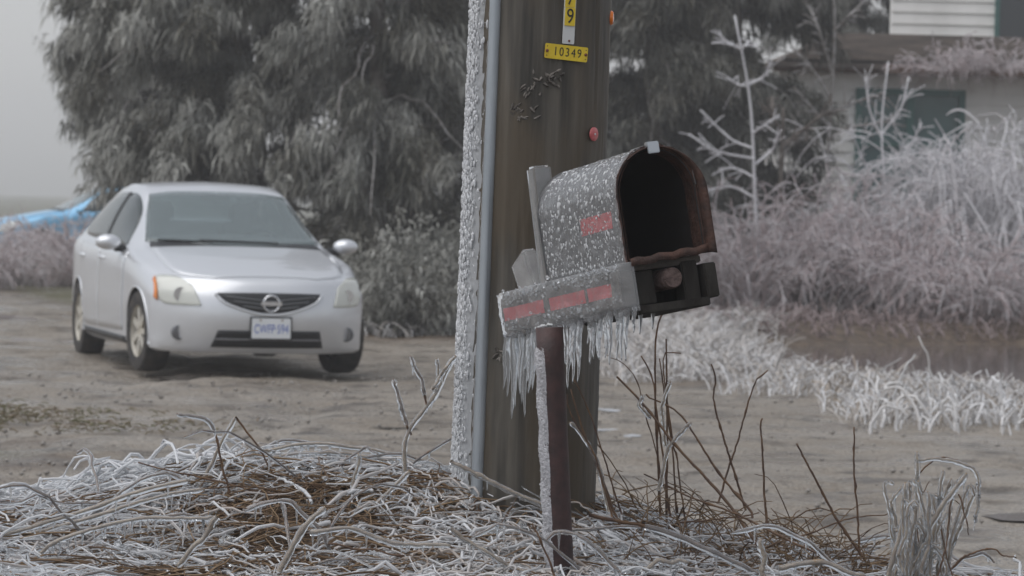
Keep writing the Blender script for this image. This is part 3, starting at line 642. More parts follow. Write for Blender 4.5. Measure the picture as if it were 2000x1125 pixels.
def car_shell(name, inset=0.0, xs=None, floor=None):
    """a watertight loft; nose and tail are bowed in plan and bulged"""
    Vs = []; rings = []
    EX = 3.0
    for x in xs:
        s, t = half_section(x)
        if inset:
            s = s.copy(); t = t.copy(); s[:, 0] -= inset; t[:, 0] = np.maximum(0, t[:, 0] * (1 - inset / 0.8)); t[:, 1] -= inset * (0.9 if inset < 0.05 else 0.8) * sm(0.9, 1.0, t[:, 1])
            s[:, 1] = np.maximum(s[:, 1], floor); t[:, 1] = np.maximum(t[:, 1], floor + 0.05)
        bf = 0.0 if inset else 0.37 * sm(-0.42, 0.42, x) ** 1.5; br = 0.0 if inset else 0.16 * sm(-2.95, -3.45, x)
        fr = t[::-1, 0] / t[0, 0]                   # centre -> side fractions
        bot = np.stack([fr[:-1] * s[0, 0], np.full(len(fr) - 1, s[0, 1])], 1)
        hs_ = np.vstack([bot, s, t[1:]])           # half ring bottom centre -> side -> top centre
        w = np.concatenate([np.full(len(bot), s[0, 0]), np.full(len(s), 1e9), np.full(len(t) - 1, t[0, 0])])
        yy = hs_[:, 0]; bow = 1 - np.clip(yy / np.where(w > 1e8, 1, w), 0, 1) ** EX; bow[w > 1e8] = 0
        X = x + bf * bow - br * bow
        nb = len(bot)
        Lh = np.stack([X, yy, hs_[:, 1]], 1); Rh = Lh[1:-1][::-1] * np.array([1, -1, 1])
        rings.append(np.vstack([Lh, Rh]))
    n = len(rings[0]); nb = len(bot); ns = 16; V = np.vstack(rings); F = []
    for i in range(len(rings) - 1):
        for j in range(n): F.append((i * n + j, i * n + (j + 1) % n, (i + 1) * n + (j + 1) % n, (i + 1) * n + j))
    V = list(map(tuple, V))
    def capend(ri, bulge):
        ring = list(range(ri * n, ri * n + n)); half = nb + ns + 25
        if inset:
            F.append(tuple(ring)); return
        # rows from the bottom edge (left foot -> right foot) to the top edge; both sides have ns points
        left = [ring[nb + k] for k in range(ns)]
        right = [ring[(n - (nb + k)) % n] for k in range(ns)]
        bottom = [ring[nb - k] if nb - k >= 0 else None for k in range(0, nb + 1)] + [ring[(n - k) % n] for k in range(1, nb + 1)]
        top = [ring[nb + ns - 1 + k] for k in range(0, 26)] + [ring[nb + ns - 1 + 25 + k] for k in range(1, 26)]
        bottom[0] = left[0]; bottom[-1] = right[0]; top[0] = left[-1]; top[-1] = right[-1]
        m = len(bottom); assert m == len(top), (m, len(top))
        rows = [bottom]
        for k in range(1, ns - 1):
            v = k / (ns - 1); row = [left[k]]
            L_, R_ = np.array(V[left[k]]), np.array(V[right[k]])
            for c in range(1, m - 1):
                B, T = np.array(V[bottom[c]]), np.array(V[top[c]])
                yn = B[1] / abs(V[bottom[0]][1]); y_ = yn * L_[1]; zl = (L_[2] - V[bottom[0]][2]) / (V[top[0]][2] - V[bottom[0]][2])
                bw = 1 - abs(yn) ** EX
                x_ = B[0] * (1 - zl) + T[0] * zl + bulge(zl) * bw; z_ = B[2] * (1 - zl) + T[2] * zl
                V.append((x_, y_, z_)); row.append(len(V) - 1)
            row.append(right[k]); rows.append(row)
        rows.append(top)
        for a, b_ in zip(rows[:-1], rows[1:]):
            for c in range(m - 1): F.append((a[c], a[c + 1], b_[c + 1], b_[c]))
    capend(0, lambda v: -0.10 * math.sin(math.pi * min(1, v * 1.1)) if v < 0.9 else -0.02)
    capend(len(rings) - 1, lambda v: 0.115 * math.sin(math.pi * v) ** 0.8)
    me = bpy.data.meshes.new(name); me.from_pydata([tuple(map(float, v)) for v in V], [], F)
    bm = bmesh.new(); bm.from_mesh(me); bmesh.ops.remove_doubles(bm, verts=bm.verts, dist=1e-5); bmesh.ops.dissolve_degenerate(bm, edges=bm.edges, dist=1e-6); bmesh.ops.recalc_face_normals(bm, faces=bm.faces)
    bm.to_mesh(me); bm.free(); me.polygons.foreach_set('use_smooth', np.ones(len(me.polygons), bool))
    return me
def prism(poly, axis, lo, hi):
    n = len(poly); V = []
    for h_ in (lo, hi):
        for p in poly: V.append((p[0], h_, p[1]) if axis == 'y' else (h_, p[0], p[1]))
    F = [tuple(range(n)), tuple(range(2 * n - 1, n - 1, -1))] + [(i, (i + 1) % n, (i + 1) % n + n, i + n) for i in range(n)]
    me = bpy.data.meshes.new('cut'); me.from_pydata(V, [], F)
    bm = bmesh.new(); bm.from_mesh(me); bmesh.ops.recalc_face_normals(bm, faces=bm.faces); bm.to_mesh(me); bm.free(); return me
WS = [(-0.70, 1.02), (-0.35, 1.0), (0.35, 1.0), (0.70, 1.02), (0.60, 1.30), (0.555, 1.385), (0.3, 1.412), (-0.3, 1.412), (-0.555, 1.385), (-0.60, 1.30)]
RW = [(-0.60, 1.17), (0.60, 1.17), (0.50, 1.40), (-0.50, 1.40)]
FW = [(-0.78, 0.985), (-1.62, 1.005), (-1.62, 1.395), (-1.42, 1.388), (-1.22, 1.335), (-1.0, 1.20)]
BW = [(-1.69, 1.007), (-2.62, 1.04), (-2.82, 1.10), (-2.62, 1.255), (-2.40, 1.345), (-2.1, 1.390), (-1.69, 1.397)]
def build_car():
    root = empty('parked_car', (0, 0, 0))
    outer = car_shell('body', xs=np.linspace(-3.45, 0.42, 84))
    bmx = bmesh.new(); bmx.from_mesh(outer); bvh = BVHTree.FromBMesh(bmx); bmx.free()
    body = link('body', outer, PAINT, root)
    cutters = []
    def cut(me, mat):
        me.materials.append(PAINT); me.materials.append(mat); me.polygons.foreach_set('material_index', np.ones(len(me.polygons), np.int32))
        o = bpy.data.objects.new('cut', me); COL.objects.link(o); cutters.append(o)
        md = body.modifiers.new('b', 'BOOLEAN'); md.operation = 'DIFFERENCE'; md.object = o; md.solver = 'EXACT'
    outer.materials.append(CABIN) if False else None
    body.data.materials.append(CABIN); body.data.materials.append(WELL)
    def cut2(me, idx):
        me.materials.clear()
        for m_ in (PAINT, CABIN, WELL): me.materials.append(m_)
        me.polygons.foreach_set('material_index', np.full(len(me.polygons), idx, np.int32))
        o = bpy.data.objects.new('cut', me); COL.objects.link(o); cutters.append(o)
        md = body.modifiers.new('b', 'BOOLEAN'); md.operation = 'DIFFERENCE'; md.object = o; md.solver = 'EXACT'
    cut2(car_shell('cav', 0.06, np.linspace(-2.98, -0.52, 40), 0.36), 1)
    for poly, lo, hi, ax in ((WS, -1.62, 0.3, 'x'), (RW, -3.6, -2.4, 'x'), (FW, -1.2, 1.2, 'y'), (BW, -1.2, 1.2, 'y')): cut2(prism(poly, ax, lo, hi), 1)
    for wx in (0.0, -2.685):
        for sgn in (-1, 1):
            a = np.linspace(0, 2 * math.pi, 40, endpoint=False)
            poly = [(wx + 0.345 * math.cos(t), 0.315 + 0.345 * math.sin(t)) for t in a]
            cut2(prism(poly, 'y', min(sgn * 0.62, sgn * 1.2), max(sgn * 0.62, sgn * 1.2)), 2)
    bpy.context.view_layer.update()
    me2 = bpy.data.meshes.new_from_object(body.evaluated_get(bpy.context.evaluated_depsgraph_get()))
    body.modifiers.clear(); body.data = me2; me2.name = 'body'; me2.set_sharp_from_angle(angle=R(35))
    for o in cutters: bpy.data.objects.remove(o)
    def cast(o, d):
        h_ = bvh.ray_cast(Vector(o), Vector(d)); return h_[0], h_[1]
    def ruled(name, lo, hi, proj, mat, off=0.004, n=24, m=10, skirt=0.012, parent=root):
        """a panel between two outline curves, laid on the body along 'proj'"""
        lo = resample(lo, n); hi = resample(hi, n); V = []
        for j in range(m):
            for i in range(n):
                p = lo[i] + (hi[i] - lo[i]) * j / (m - 1)
                if proj == 'front': o_, d_ = (2.5, p[0], p[1]), (-1, 0, 0)
                elif proj == 'right': o_, d_ = (p[0], -2.5, p[1]), (0, 1, 0)
                elif proj == 'left': o_, d_ = (p[0], 2.5, p[1]), (0, -1, 0)
                elif proj == 'back': o_, d_ = (-6, p[0], p[1]), (1, 0, 0)
                else: o_, d_ = (p[0], p[1], 3), (0, 0, -1)
                h_, nn = cast(o_, d_)
                if h_ is None:
                    h_ = Vector(V[-1]) if V else Vector(o_); nn = -Vector(d_); V.append(tuple(h_)); continue
                if nn.dot(Vector(d_)) > 0: nn = -nn
                V.append(tuple(h_ + nn * off))
        F = [(j * n + i, j * n + i + 1, (j + 1) * n + i + 1, (j + 1) * n + i) for j in range(m - 1) for i in range(n - 1)]
        o = mesh_np(name, V, F, mat, parent); sd_ = o.modifiers.new('thickness', 'SOLIDIFY'); sd_.thickness = skirt; sd_.offset = 0
        bm = bmesh.new(); bm.from_mesh(o.data); bmesh.ops.recalc_face_normals(bm, faces=bm.faces); bm.to_mesh(o.data); bm.free()
        return o
    # glass
    def split(poly, k):                             # polygon -> lower and upper chains
        return poly[:k], poly[k:][::-1]
    ruled('windshield', [(-0.715, 1.012), (-0.35, 0.992), (0.35, 0.992), (0.715, 1.012)], [(-0.562, 1.390), (-0.3, 1.419), (0.3, 1.419), (0.562, 1.390)], 'front', GLASS, 0.003, 28, 14, 0.004)
    ruled('rear_window', [(-0.61, 1.16), (0.61, 1.16)], [(-0.51, 1.405), (0.51, 1.405)], 'back', GLASS, 0.003, 16, 8, 0.004)
    for sd_ in ('right', 'left'):
        ruled('side_window', [(-0.765, 0.98), (-1.2, 0.992), (-1.63, 1.0)], [(-0.785, 0.995), (-1.0, 1.205), (-1.22, 1.34), (-1.42, 1.393), (-1.63, 1.40)], sd_, GLASS_S, 0.003, 20, 8, 0.004)
        ruled('side_window', [(-1.68, 1.002), (-2.62, 1.035), (-2.83, 1.10)], [(-1.68, 1.402), (-2.1, 1.395), (-2.40, 1.35), (-2.62, 1.26), (-2.835, 1.105)], sd_, GLASS_S, 0.003, 20, 8, 0.004)
        ruled('pillar_trim', [(-1.615, 1.0), (-1.695, 1.003)], [(-1.615, 1.402), (-1.695, 1.403)], sd_, BLACKP, 0.006, 3, 10, 0.004)
        sy = -1 if sd_ == 'right' else 1
        # doors
        fd = ruled('front_door', [(-0.56, 0.30), (-1.63, 0.29)], [(-0.52, 0.925), (-1.63, 0.96)], sd_, PAINT, 0.003, 20, 14, 0.008)
        rd = ruled('rear_door', [(-1.645, 0.29), (-2.30, 0.30), (-2.36, 0.45)], [(-1.645, 0.96), (-2.3, 0.985), (-2.58, 0.985)], sd_, PAINT, 0.003, 16, 14, 0.008)
        for d_, hx in ((fd, -1.47), (rd, -2.40)):
            h_, _ = cast((hx, sy * 2.5, 0.86), (0, -sy, 0))
            hp = np.array(h_); P = hp + np.array([[0.09, 0, 0], [0.07, sy * 0.025, 0.004], [-0.07, sy * 0.025, 0.008], [-0.09, 0, 0.008]])
            tube('handle', P, 0.013, PAINT, d_, 8, 10)
        ruled('sill_strip', [(-0.42, 0.205), (-2.30, 0.22)], [(-0.42, 0.255), (-2.30, 0.265)], sd_, BLACKP, 0.004, 16, 3, 0.006)
        # mirror
        mc = np.array([-0.72, sy * 0.985, 1.00])
        bm = bmesh.new(); bmesh.ops.create_uvsphere(bm, u_segments=24, v_segments=16, radius=1.0)
        for v in bm.verts:
            x_, y_, z_ = v.co; fl = 0.045 if x_ < 0 else 0.095
            v.co = (x_ * fl, y_ * 0.105, (z_ * 0.064) * (1 - 0.18 * sy * y_ * 0 ))
        me = bpy.data.meshes.new('side_mirror'); bm.to_mesh(me); bm.free(); me.polygons.foreach_set('use_smooth', np.ones(len(me.polygons), bool))
        o = link('side_mirror', me, PAINT, root); o.location = mc
        a_ = tube('mirror_arm', np.array([(-0.74, sy * 0.84, 0.955), (-0.73, sy * 0.93, 0.955)]) - mc, [0.035, 0.03], BLACKP, o, 8, 4)
        # arch lips
        for wx in (0.0, -2.685):
            t = np.linspace(R(-14), R(194), 36); P = []
            for a in t:
                p = (wx + 0.350 * math.cos(a), 0.315 + 0.350 * math.sin(a)); h_, _ = cast((p[0], sy * 2.5, p[1]), (0, -sy, 0))
                if h_ is not None: P.append(np.array(h_))
            if len(P) > 4: tube('arch_lip', np.array(P), 0.009, PAINT, root, 6)
    ruled('hood', [(-0.36, -0.70), (0.10, -0.71), (0.40, -0.68), (0.58, -0.58), (0.72, -0.40)], [(-0.36, 0.70), (0.10, 0.71), (0.40, 0.68), (0.58, 0.58), (0.72, 0.40)], 'top', PAINT, 0.004, 26, 30, 0.010)
    ruled('cowl', [(-0.50, -0.69), (-0.40, -0.70)], [(-0.50, 0.69), (-0.40, 0.70)], 'top', BLACKP, 0.004, 5, 24, 0.006)
    # front: grille, emblem, lights, intake, plate
    g = ruled('grille', [(-0.40, 0.625), (-0.33, 0.575), (-0.14, 0.515), (0.0, 0.50), (0.14, 0.515), (0.33, 0.575), (0.40, 0.625)], [(-0.405, 0.648), (-0.2, 0.652), (0, 0.653), (0.2, 0.652), (0.405, 0.648)], 'front', BLACKP, 0.003, 28, 8, 0.008)
    for k, zz in enumerate((0.622, 0.592, 0.562)):
        wd = (0.37, 0.30, 0.22)[k]; P = []
        for y_ in np.linspace(-wd, wd, 20):
            h_, _ = cast((2.5, y_, zz - 0.045 * (1 - abs(y_) / 0.42) + 0.012), (-1, 0, 0)); P.append(np.array(h_) + np.array([0.012, 0, 0]))
        tube('grille_bar', np.array(P), 0.007, pmat('dark_chrome', (0.16, 0.165, 0.17), 0.3, metal=0.6), g, 6)
    P = []
    for y_, z_ in [(-0.42, 0.64), (-0.34, 0.568), (-0.14, 0.502), (0, 0.488), (0.14, 0.502), (0.34, 0.568), (0.42, 0.64)]:
        h_, _ = cast((2.5, y_, z_), (-1, 0, 0)); P.append(np.array(h_) + np.array([0.006, 0, 0]))
    tube('grille_surround', np.array(P), 0.011, PAINT, g, 8, 30)
    h_, _ = cast((2.5, 0, 0.575), (-1, 0, 0)); ex = h_[0] + 0.022
    a = np.linspace(0, 2 * math.pi, 37); em = tube('emblem_ring', np.stack([np.full(37, ex), 0.062 * np.cos(a), 0.575 + 0.062 * np.sin(a)], 1), 0.0085, CHROME, root, 8)
    MB().box((ex + 0.004, 0, 0.575), (0.014, 0.165, 0.030)).build('emblem_bar', CHROME, em, bevel=0.003)
    for sy in (-1, 1):
        lo = [(sy * 0.795, 0.60), (sy * 0.75, 0.555), (sy * 0.60, 0.548), (sy * 0.52, 0.55)]; hi = [(sy * 0.80, 0.75), (sy * 0.765, 0.765), (sy * 0.66, 0.755), (sy * 0.575, 0.70)]
        hl = ruled('headlight', lo, hi, 'front', LENS, 0.006, 18, 12, 0.012)
        if sy < 0: ruled('amber_marker', [(sy * 0.822, 0.60), (sy * 0.802, 0.575)], [(sy * 0.812, 0.735), (sy * 0.80, 0.752)], 'front', AMBER, 0.012, 5, 10, 0.01, hl)
        h_, _ = cast((2.5, sy * 0.66, 0.635), (-1, 0, 0))
        MB().lathe([(0.001, -0.02), (0.05, -0.012), (0.056, 0.0)], 20, 'x', (h_[0] + 0.010, sy * 0.66, 0.63)).build('reflector_bowl', CHROME, hl, True)
        h_, _ = cast((2.5, sy * 0.665, 0.335), (-1, 0, 0))
        f_ = MB().lathe([(0.058, -0.03), (0.058, 0.006), (0.046, 0.012), (0.044, -0.004), (0.001, 0.0)], 24, 'x', (h_[0], sy * 0.665, 0.335)).build('fog_light', pmat('fog_lamp', (0.2, 0.2, 0.21), 0.25, metal=0.5), root, True)
    it = ruled('lower_intake', [(-0.44, 0.235), (0.44, 0.235)], [(-0.40, 0.365), (0.40, 0.365)], 'front', BLACKP, 0.003, 24, 6, 0.008)
    P = []
    for y_ in np.linspace(-0.42, 0.42, 16):
        h_, _ = cast((2.5, y_, 0.295), (-1, 0, 0)); P.append(np.array(h_) + np.array([0.006, 0, 0]))
    tube('intake_bar', np.array(P), 0.008, pmat('grey_bar', (0.2, 0.2, 0.21), 0.4), it, 6)
    h_, _ = cast((2.5, 0, 0.40), (-1, 0, 0)); px_ = h_[0] + 0.02
    pl = MB().box((px_, 0, 0.385), (0.006, 0.305, 0.155)).build('licence_plate', PLATEW, root, bevel=0.002)
    MB().box((px_ - 0.006, 0, 0.385), (0.008, 0.33, 0.178)).build('plate_frame', BLACKP, pl, bevel=0.002)
    MT = Matrix.Translation((px_ + 0.004, 0, 0.378)) @ Matrix(((0, 0, 1, 0), (1, 0, 0, 0), (0, 1, 0, 0), (0, 0, 0, 1)))
    text_mesh('plate_text', 'CWFP·594', 0.098, PLATEB, pl, MT @ Matrix.Diagonal((0.62, 1, 1, 1)), 0.0005)
    for y_ in (-0.085, 0.085):
        MB().lathe([(0.007, 0), (0.007, 0.004)], 8, 'x', (px_ + 0.003, y_, 0.448)).build('screw', pmat('rust_screw', (0.2, 0.13, 0.05), 0.6), pl)
    # wipers, aerial of nothing else
    for y0, y1 in ((-0.36, 0.28), (0.18, 0.62)):
        P = []
        for y_ in np.linspace(y0, y1, 8):
            zz = 1.008 + 0.02 * (y_ - y0); h_, nn = cast((2.5, -y_, zz), (-1, 0, 0)); P.append(np.array(h_) + np.array(nn) * 0.014)
        tube('wiper', np.array(P), 0.009, BLACKP, root, 6)
    # cabin: dash, wheel, seats
    tube('dashboard', np.array([(-0.80, -0.68, 0.92), (-0.78, 0, 0.95), (-0.80, 0.68, 0.92)]), [0.13, 0.14, 0.13], CABIN, root, 10, 8)
    a = np.linspace(0, 2 * math.pi, 25); c_, s_ = np.cos(a), np.sin(a)
    sw = tube('steering_wheel', np.stack([-1.02 - 0.07 * s_, 0.36 + 0.185 * c_, 0.95 + 0.17 * s_], 1), 0.015, BLACKP, root, 8)
    MB().box((-1.02, 0.36, 0.95), (0.03, 0.33, 0.05)).build('wheel_hub', BLACKP, sw, bevel=0.01)
    SEAT = pmat('seat_cloth', (0.20, 0.20, 0.19), 0.9)
    for y_ in (-0.36, 0.36):
        b_ = MB().box((0, 0, 0), (0.13, 0.46, 0.62), Matrix.Translation((-1.72, y_, 0.86)) @ Matrix.Rotation(R(-14), 4, 'Y')).build('seat_back', SEAT, root, bevel=0.05)
        MB().box((-1.82, y_, 1.245), (0.09, 0.25, 0.16)).build('headrest', SEAT, b_, bevel=0.03)
        MB().box((-1.42, y_, 0.53), (0.52, 0.48, 0.16)).build('seat_cushion', SEAT, b_, bevel=0.04)
    MB().box((0, 0, 0), (0.14, 1.2, 0.55), Matrix.Translation((-2.62, 0, 0.90)) @ Matrix.Rotation(R(-18), 4, 'Y')).build('rear_bench', SEAT, root, bevel=0.05)
    MB().box((-1.25, 0, 1.375), (0.03, 0.24, 0.06)).build('rear_view_mirror', BLACKP, root, bevel=0.01)
    # wheels
    tyre = [(0.205, -0.095), (0.27, -0.105), (0.305, -0.098), (0.317, -0.075), (0.319, 0.0), (0.317, 0.075), (0.305, 0.098), (0.27, 0.105), (0.205, 0.095)]
    tm = rm = None
    for wx in (0.0, -2.685):
        for sy in (-1, 1):
            w = empty('wheel', (wx, sy * 0.775, 0.317), root)
            if tm is None:
                t_ = MB().lathe(tyre, 40, 'y', cap=False).build('tyre', TYRE, w, True); tm = t_.data
                r_ = MB()
                r_.lathe([(0.205, -0.085), (0.214, -0.092), (0.206, -0.088), (0.196, -0.05), (0.19, 0.06)], 40, 'y', cap=False)
                r_.lathe([(0.001, -0.070), (0.045, -0.070), (0.055, -0.055), (0.055, 0.0)], 20, 'y')
                for k in range(7):
                    M_ = Matrix.Rotation(2 * math.pi * k / 7, 4, 'Y')
                    r_.box((0.118, -0.066, 0), (0.16, 0.022, 0.044), M_)
                r_ = r_.build('rim', ALLOY, w, True); rm = r_.data
                d_ = MB().lathe([(0.001, -0.02), (0.19, -0.02), (0.19, 0.0)], 28, 'y').build('brake_disc', BLACKP, w); dm = d_.data
            else:
                link('tyre', tm, None, w); link('rim', rm, None, w); link('brake_disc', dm, None, w)
            if sy > 0: w.rotation_euler = (0, 0, math.pi)
            if wx == 0.0: w.rotation_euler[2] += R(5)
    MB().box((-1.3, 0, 0.24), (3.3, 1.3, 0.10)).build('underbody', WELL, root)
    return root
car = build_car()
tag(car, 'silver four-door car facing the camera, with amber-edged headlights, on the muddy drive', 'car')
car.location = (-2.11, 27.09, float(H(-2.11, 27.1)) + 0.005); car.rotation_euler = (0, 0, 0.297 - math.pi / 2)
def copy_tree(o, parent=None):
    c = o.copy(); COL.objects.link(c); c.parent = parent
    for ch in o.children: copy_tree(ch, c)
    return c
car2 = copy_tree(car)
tag(car2, 'light blue car half hidden behind the iced brush beyond the silver car', 'car')
car2.location = (-9.3, 66.0, float(H(-9.3, 66.0)) + 0.02); car2.rotation_euler = (0, 0, R(200))
def repaint(o):
    for s in o.material_slots:
        if s.material == PAINT: s.link = 'OBJECT'; s.material = PAINT_BLUE
    for ch in o.children: repaint(ch)
repaint(car2)
# ================================================================== house
def build_house():
    HY = 52.0; s = FPX / HY
    root = empty('house', (0, 0, 0)); tag(root, 'old white clapboard house with a green window behind the iced bushes', 'house')
    P = lambda px, py, dy=0.0: at(px, py, HY + dy)
    WHITE = pmat('white_siding', (0.80, 0.79, 0.76), 0.6, c2=(0.68, 0.67, 0.64), scale=2)
    EAVE = pmat('brown_eave', (0.13, 0.075, 0.05), 0.7); ROOF = pmat('brown_roof', (0.10, 0.085, 0.075), 0.85, c2=(0.17, 0.14, 0.12), scale=2.5)
    GREEN = pmat('green_frame', (0.05, 0.13, 0.12), 0.5); GGL = pmat('green_curtain_glass', (0.05, 0.10, 0.105), 0.12, c2=(0.08, 0.15, 0.15), scale=1.5); DKW = pmat('dark_pane', (0.04, 0.045, 0.05), 0.1)
    x0, x1 = P(1520, 200)[0], P(2150, 200)[0]; ze = P(1850, 143)[2]; z0 = -0.3
    wx0, wx1 = P(1680, 300)[0], P(1870, 300)[0]; wt = P(1770, 185)[2]; wb = P(1770, 402)[2]
    wall = MB().box(((x0 + x1) / 2, HY + 0.12, (ze + z0) / 2), (x1 - x0, 0.2, ze - z0)).build('wall', WHITE, root)
    MB().box((x0 + 0.1, HY + 3.1, (ze + z0) / 2), (0.2, 5.8, ze - z0)).build('wall', WHITE, root)
    # clapboards, each a piece
    bh = 0.19; me = {}
    def board(xa, xb, z):
        L_ = round(xb - xa, 3)
        if L_ < 0.03: return
        if L_ not in me:
            V = [(0, 0.02, 0), (L_, 0.02, 0), (L_, 0.012, bh + 0.02), (0, 0.012, bh + 0.02), (0, -0.028, 0), (L_, -0.028, 0), (L_, 0.004, bh + 0.02), (0, 0.004, bh + 0.02)]
            m = bpy.data.meshes.new('clapboard'); m.from_pydata(V, [], [(0, 1, 2, 3), (7, 6, 5, 4), (4, 5, 1, 0), (5, 6, 2, 1), (6, 7, 3, 2), (7, 4, 0, 3)]); m.materials.append(WHITE); me[L_] = m
        o = link('clapboard', me[L_], None, wall); o.location = (xa, HY - 0.0, z)
    z = 0.35
    while z < ze - 0.05:
        if wb - 0.1 < z + bh / 2 < wt + 0.08: board(x0, wx0 - 0.09, z); board(wx1 + 0.09, x1, z)
        else: board(x0, x1, z)
        z += bh
    # window: frame, mullions, panes
    w = MB()
    w.box(((wx0 + wx1) / 2, HY - 0.02, wt + 0.04), (wx1 - wx0 + 0.18, 0.12, 0.09)).box(((wx0 + wx1) / 2, HY - 0.03, wb - 0.04), (wx1 - wx0 + 0.2, 0.14, 0.08))
    w.box((wx0 - 0.045, HY - 0.02, (wt + wb) / 2), (0.09, 0.12, wt - wb)).box((wx1 + 0.045, HY - 0.02, (wt + wb) / 2), (0.09, 0.12, wt - wb))
    win = w.build('window', GREEN, root)
    xm = (wx0 + wx1) / 2 ; zm = P(1770, 283)[2]
    MB().box((xm, HY - 0.02, (wt + wb) / 2), (0.12, 0.10, wt - wb)).build('mullion', GREEN, win)
    for xa, xb in ((wx0, xm - 0.06), (xm + 0.06, wx1)):
        MB().box(((xa + xb) / 2, HY - 0.015, zm), (xb - xa, 0.07, 0.05)).build('glazing_bar', GREEN, win)
        for za, zb_ in ((wb, zm - 0.025), (zm + 0.025, wt)):
            MB().box(((xa + xb) / 2, HY + 0.005, (za + zb_) / 2), (xb - xa, 0.012, zb_ - za)).build('pane', GGL, win)
    # roof of the wing, then the taller storey behind
    ex0 = P(1740, 140)[0]
    MB().box(((ex0 + x1) / 2, HY - 0.22, ze + 0.03), (x1 - ex0 + 0.3, 0.5, 0.14)).build('eave_board', EAVE, root)
    MB().box(((x0 + ex0) / 2, HY - 0.12, ze + 0.02), (ex0 - x0 + 0.2, 0.3, 0.12)).build('eave_board', EAVE, root)
    V = [(x0 - 0.2, HY - 0.45, ze + 0.10), (x1, HY - 0.45, ze + 0.10), (x1, HY + 3.6, ze + 0.72), (x0 + 1.2, HY + 3.6, ze + 0.72), (x0 - 0.2, HY + 6, ze + 0.1)]
    r_ = mesh_np('roof', V, [(0, 1, 2, 3), (0, 3, 4)], ROOF, root, smooth=False); m_ = r_.modifiers.new('t', 'SOLIDIFY'); m_.thickness = 0.08
    # shingle courses
    for k in range(14):
        t = k / 14.0; y_ = HY - 0.45 + 4.05 * t; z_ = ze + 0.10 + 0.62 * t
        MB().box(((x0 + x1) / 2 + 0.6 * t, y_ + 0.15, z_ + 0.055), (x1 - x0 - 1.2 * t, 0.34, 0.03), None).build('shingle_course', ROOF, r_)
    ux0 = at(1745, 30, HY + 3.2)[0]; uw = MB().box(((ux0 + x1) / 2, HY + 3.6, ze + 2.2), (x1 - ux0, 0.2, 4.4)).build('upper_wall', WHITE, root)
    zb2 = ze + 0.55
    for k in range(16):
        L_ = round(x1 - ux0, 3)
        if L_ not in me: board(ux0, x1, -50.0); bpy.data.objects.remove([o for o in wall.children if o.location.z < -40][0])
        o = link('clapboard', me[L_], None, uw); o.location = (ux0, HY + 3.49, zb2 + k * bh)
    a, b_ = at(1945, 0, HY + 3.4), at(2040, 78, HY + 3.4)
    uwin = MB().box(((a[0] + b_[0]) / 2, HY + 3.44, b_[2] + 0.6), (b_[0] - a[0], 0.10, 1.5)).build('window', GREEN, root)
    MB().box(((a[0] + b_[0]) / 2, HY + 3.38, b_[2] + 0.62), (b_[0] - a[0] - 0.14, 0.03, 1.34)).build('pane', DKW, uwin)
build_house()

# ================================================================== trees and shrubs of the background
FOL = pmat('cedar_foliage', (0.021, 0.024, 0.014), 0.7, c2=(0.052, 0.045, 0.026), scale=1.5, attr='ice', acol=(0.38, 0.38, 0.35))
def spray_mesh(anchors, dirs, size, ice, seed, k=24):
    """drooping sprays: each a fan of narrow tapering leaf strips hanging from an anchor"""
    r2 = np.random.default_rng(seed); n = len(anchors)
    A = np.repeat(anchors, k, 0); D = np.repeat(dirs, k, 0); S = np.repeat(size, k) * r2.uniform(0.5, 1.15, n * k); I = np.repeat(ice, k)
    dv = D + r2.normal(0, 0.45, A.shape); dv /= np.linalg.norm(dv, axis=1, keepdims=True)
    A = A + r2.normal(0, 0.07, A.shape)
    m1 = A + dv * (S * 0.45)[:, None]; tip = m1 + dv * (S * 0.35)[:, None] - np.array([0, 0, 1]) * (S * r2.uniform(0.25, 0.6, n * k))[:, None]
    side = np.cross(dv, r2.normal(0, 1, A.shape)); side /= np.linalg.norm(side, axis=1, keepdims=True) + 1e-9
    wd = (S * r2.uniform(0.035, 0.085, n * k))[:, None]
    V = np.stack([A, m1 + side * wd, tip, m1 - side * wd], 1)
    q = np.arange(n * k)[:, None] * 4; F = q + np.array([0, 1, 2, 3])
    ic = np.clip(np.repeat(I, 4) + np.tile(np.array([-0.15, 0.0, 0.25, 0.0]), n * k), 0, 1)
    return V.reshape(-1, 3), F, ic
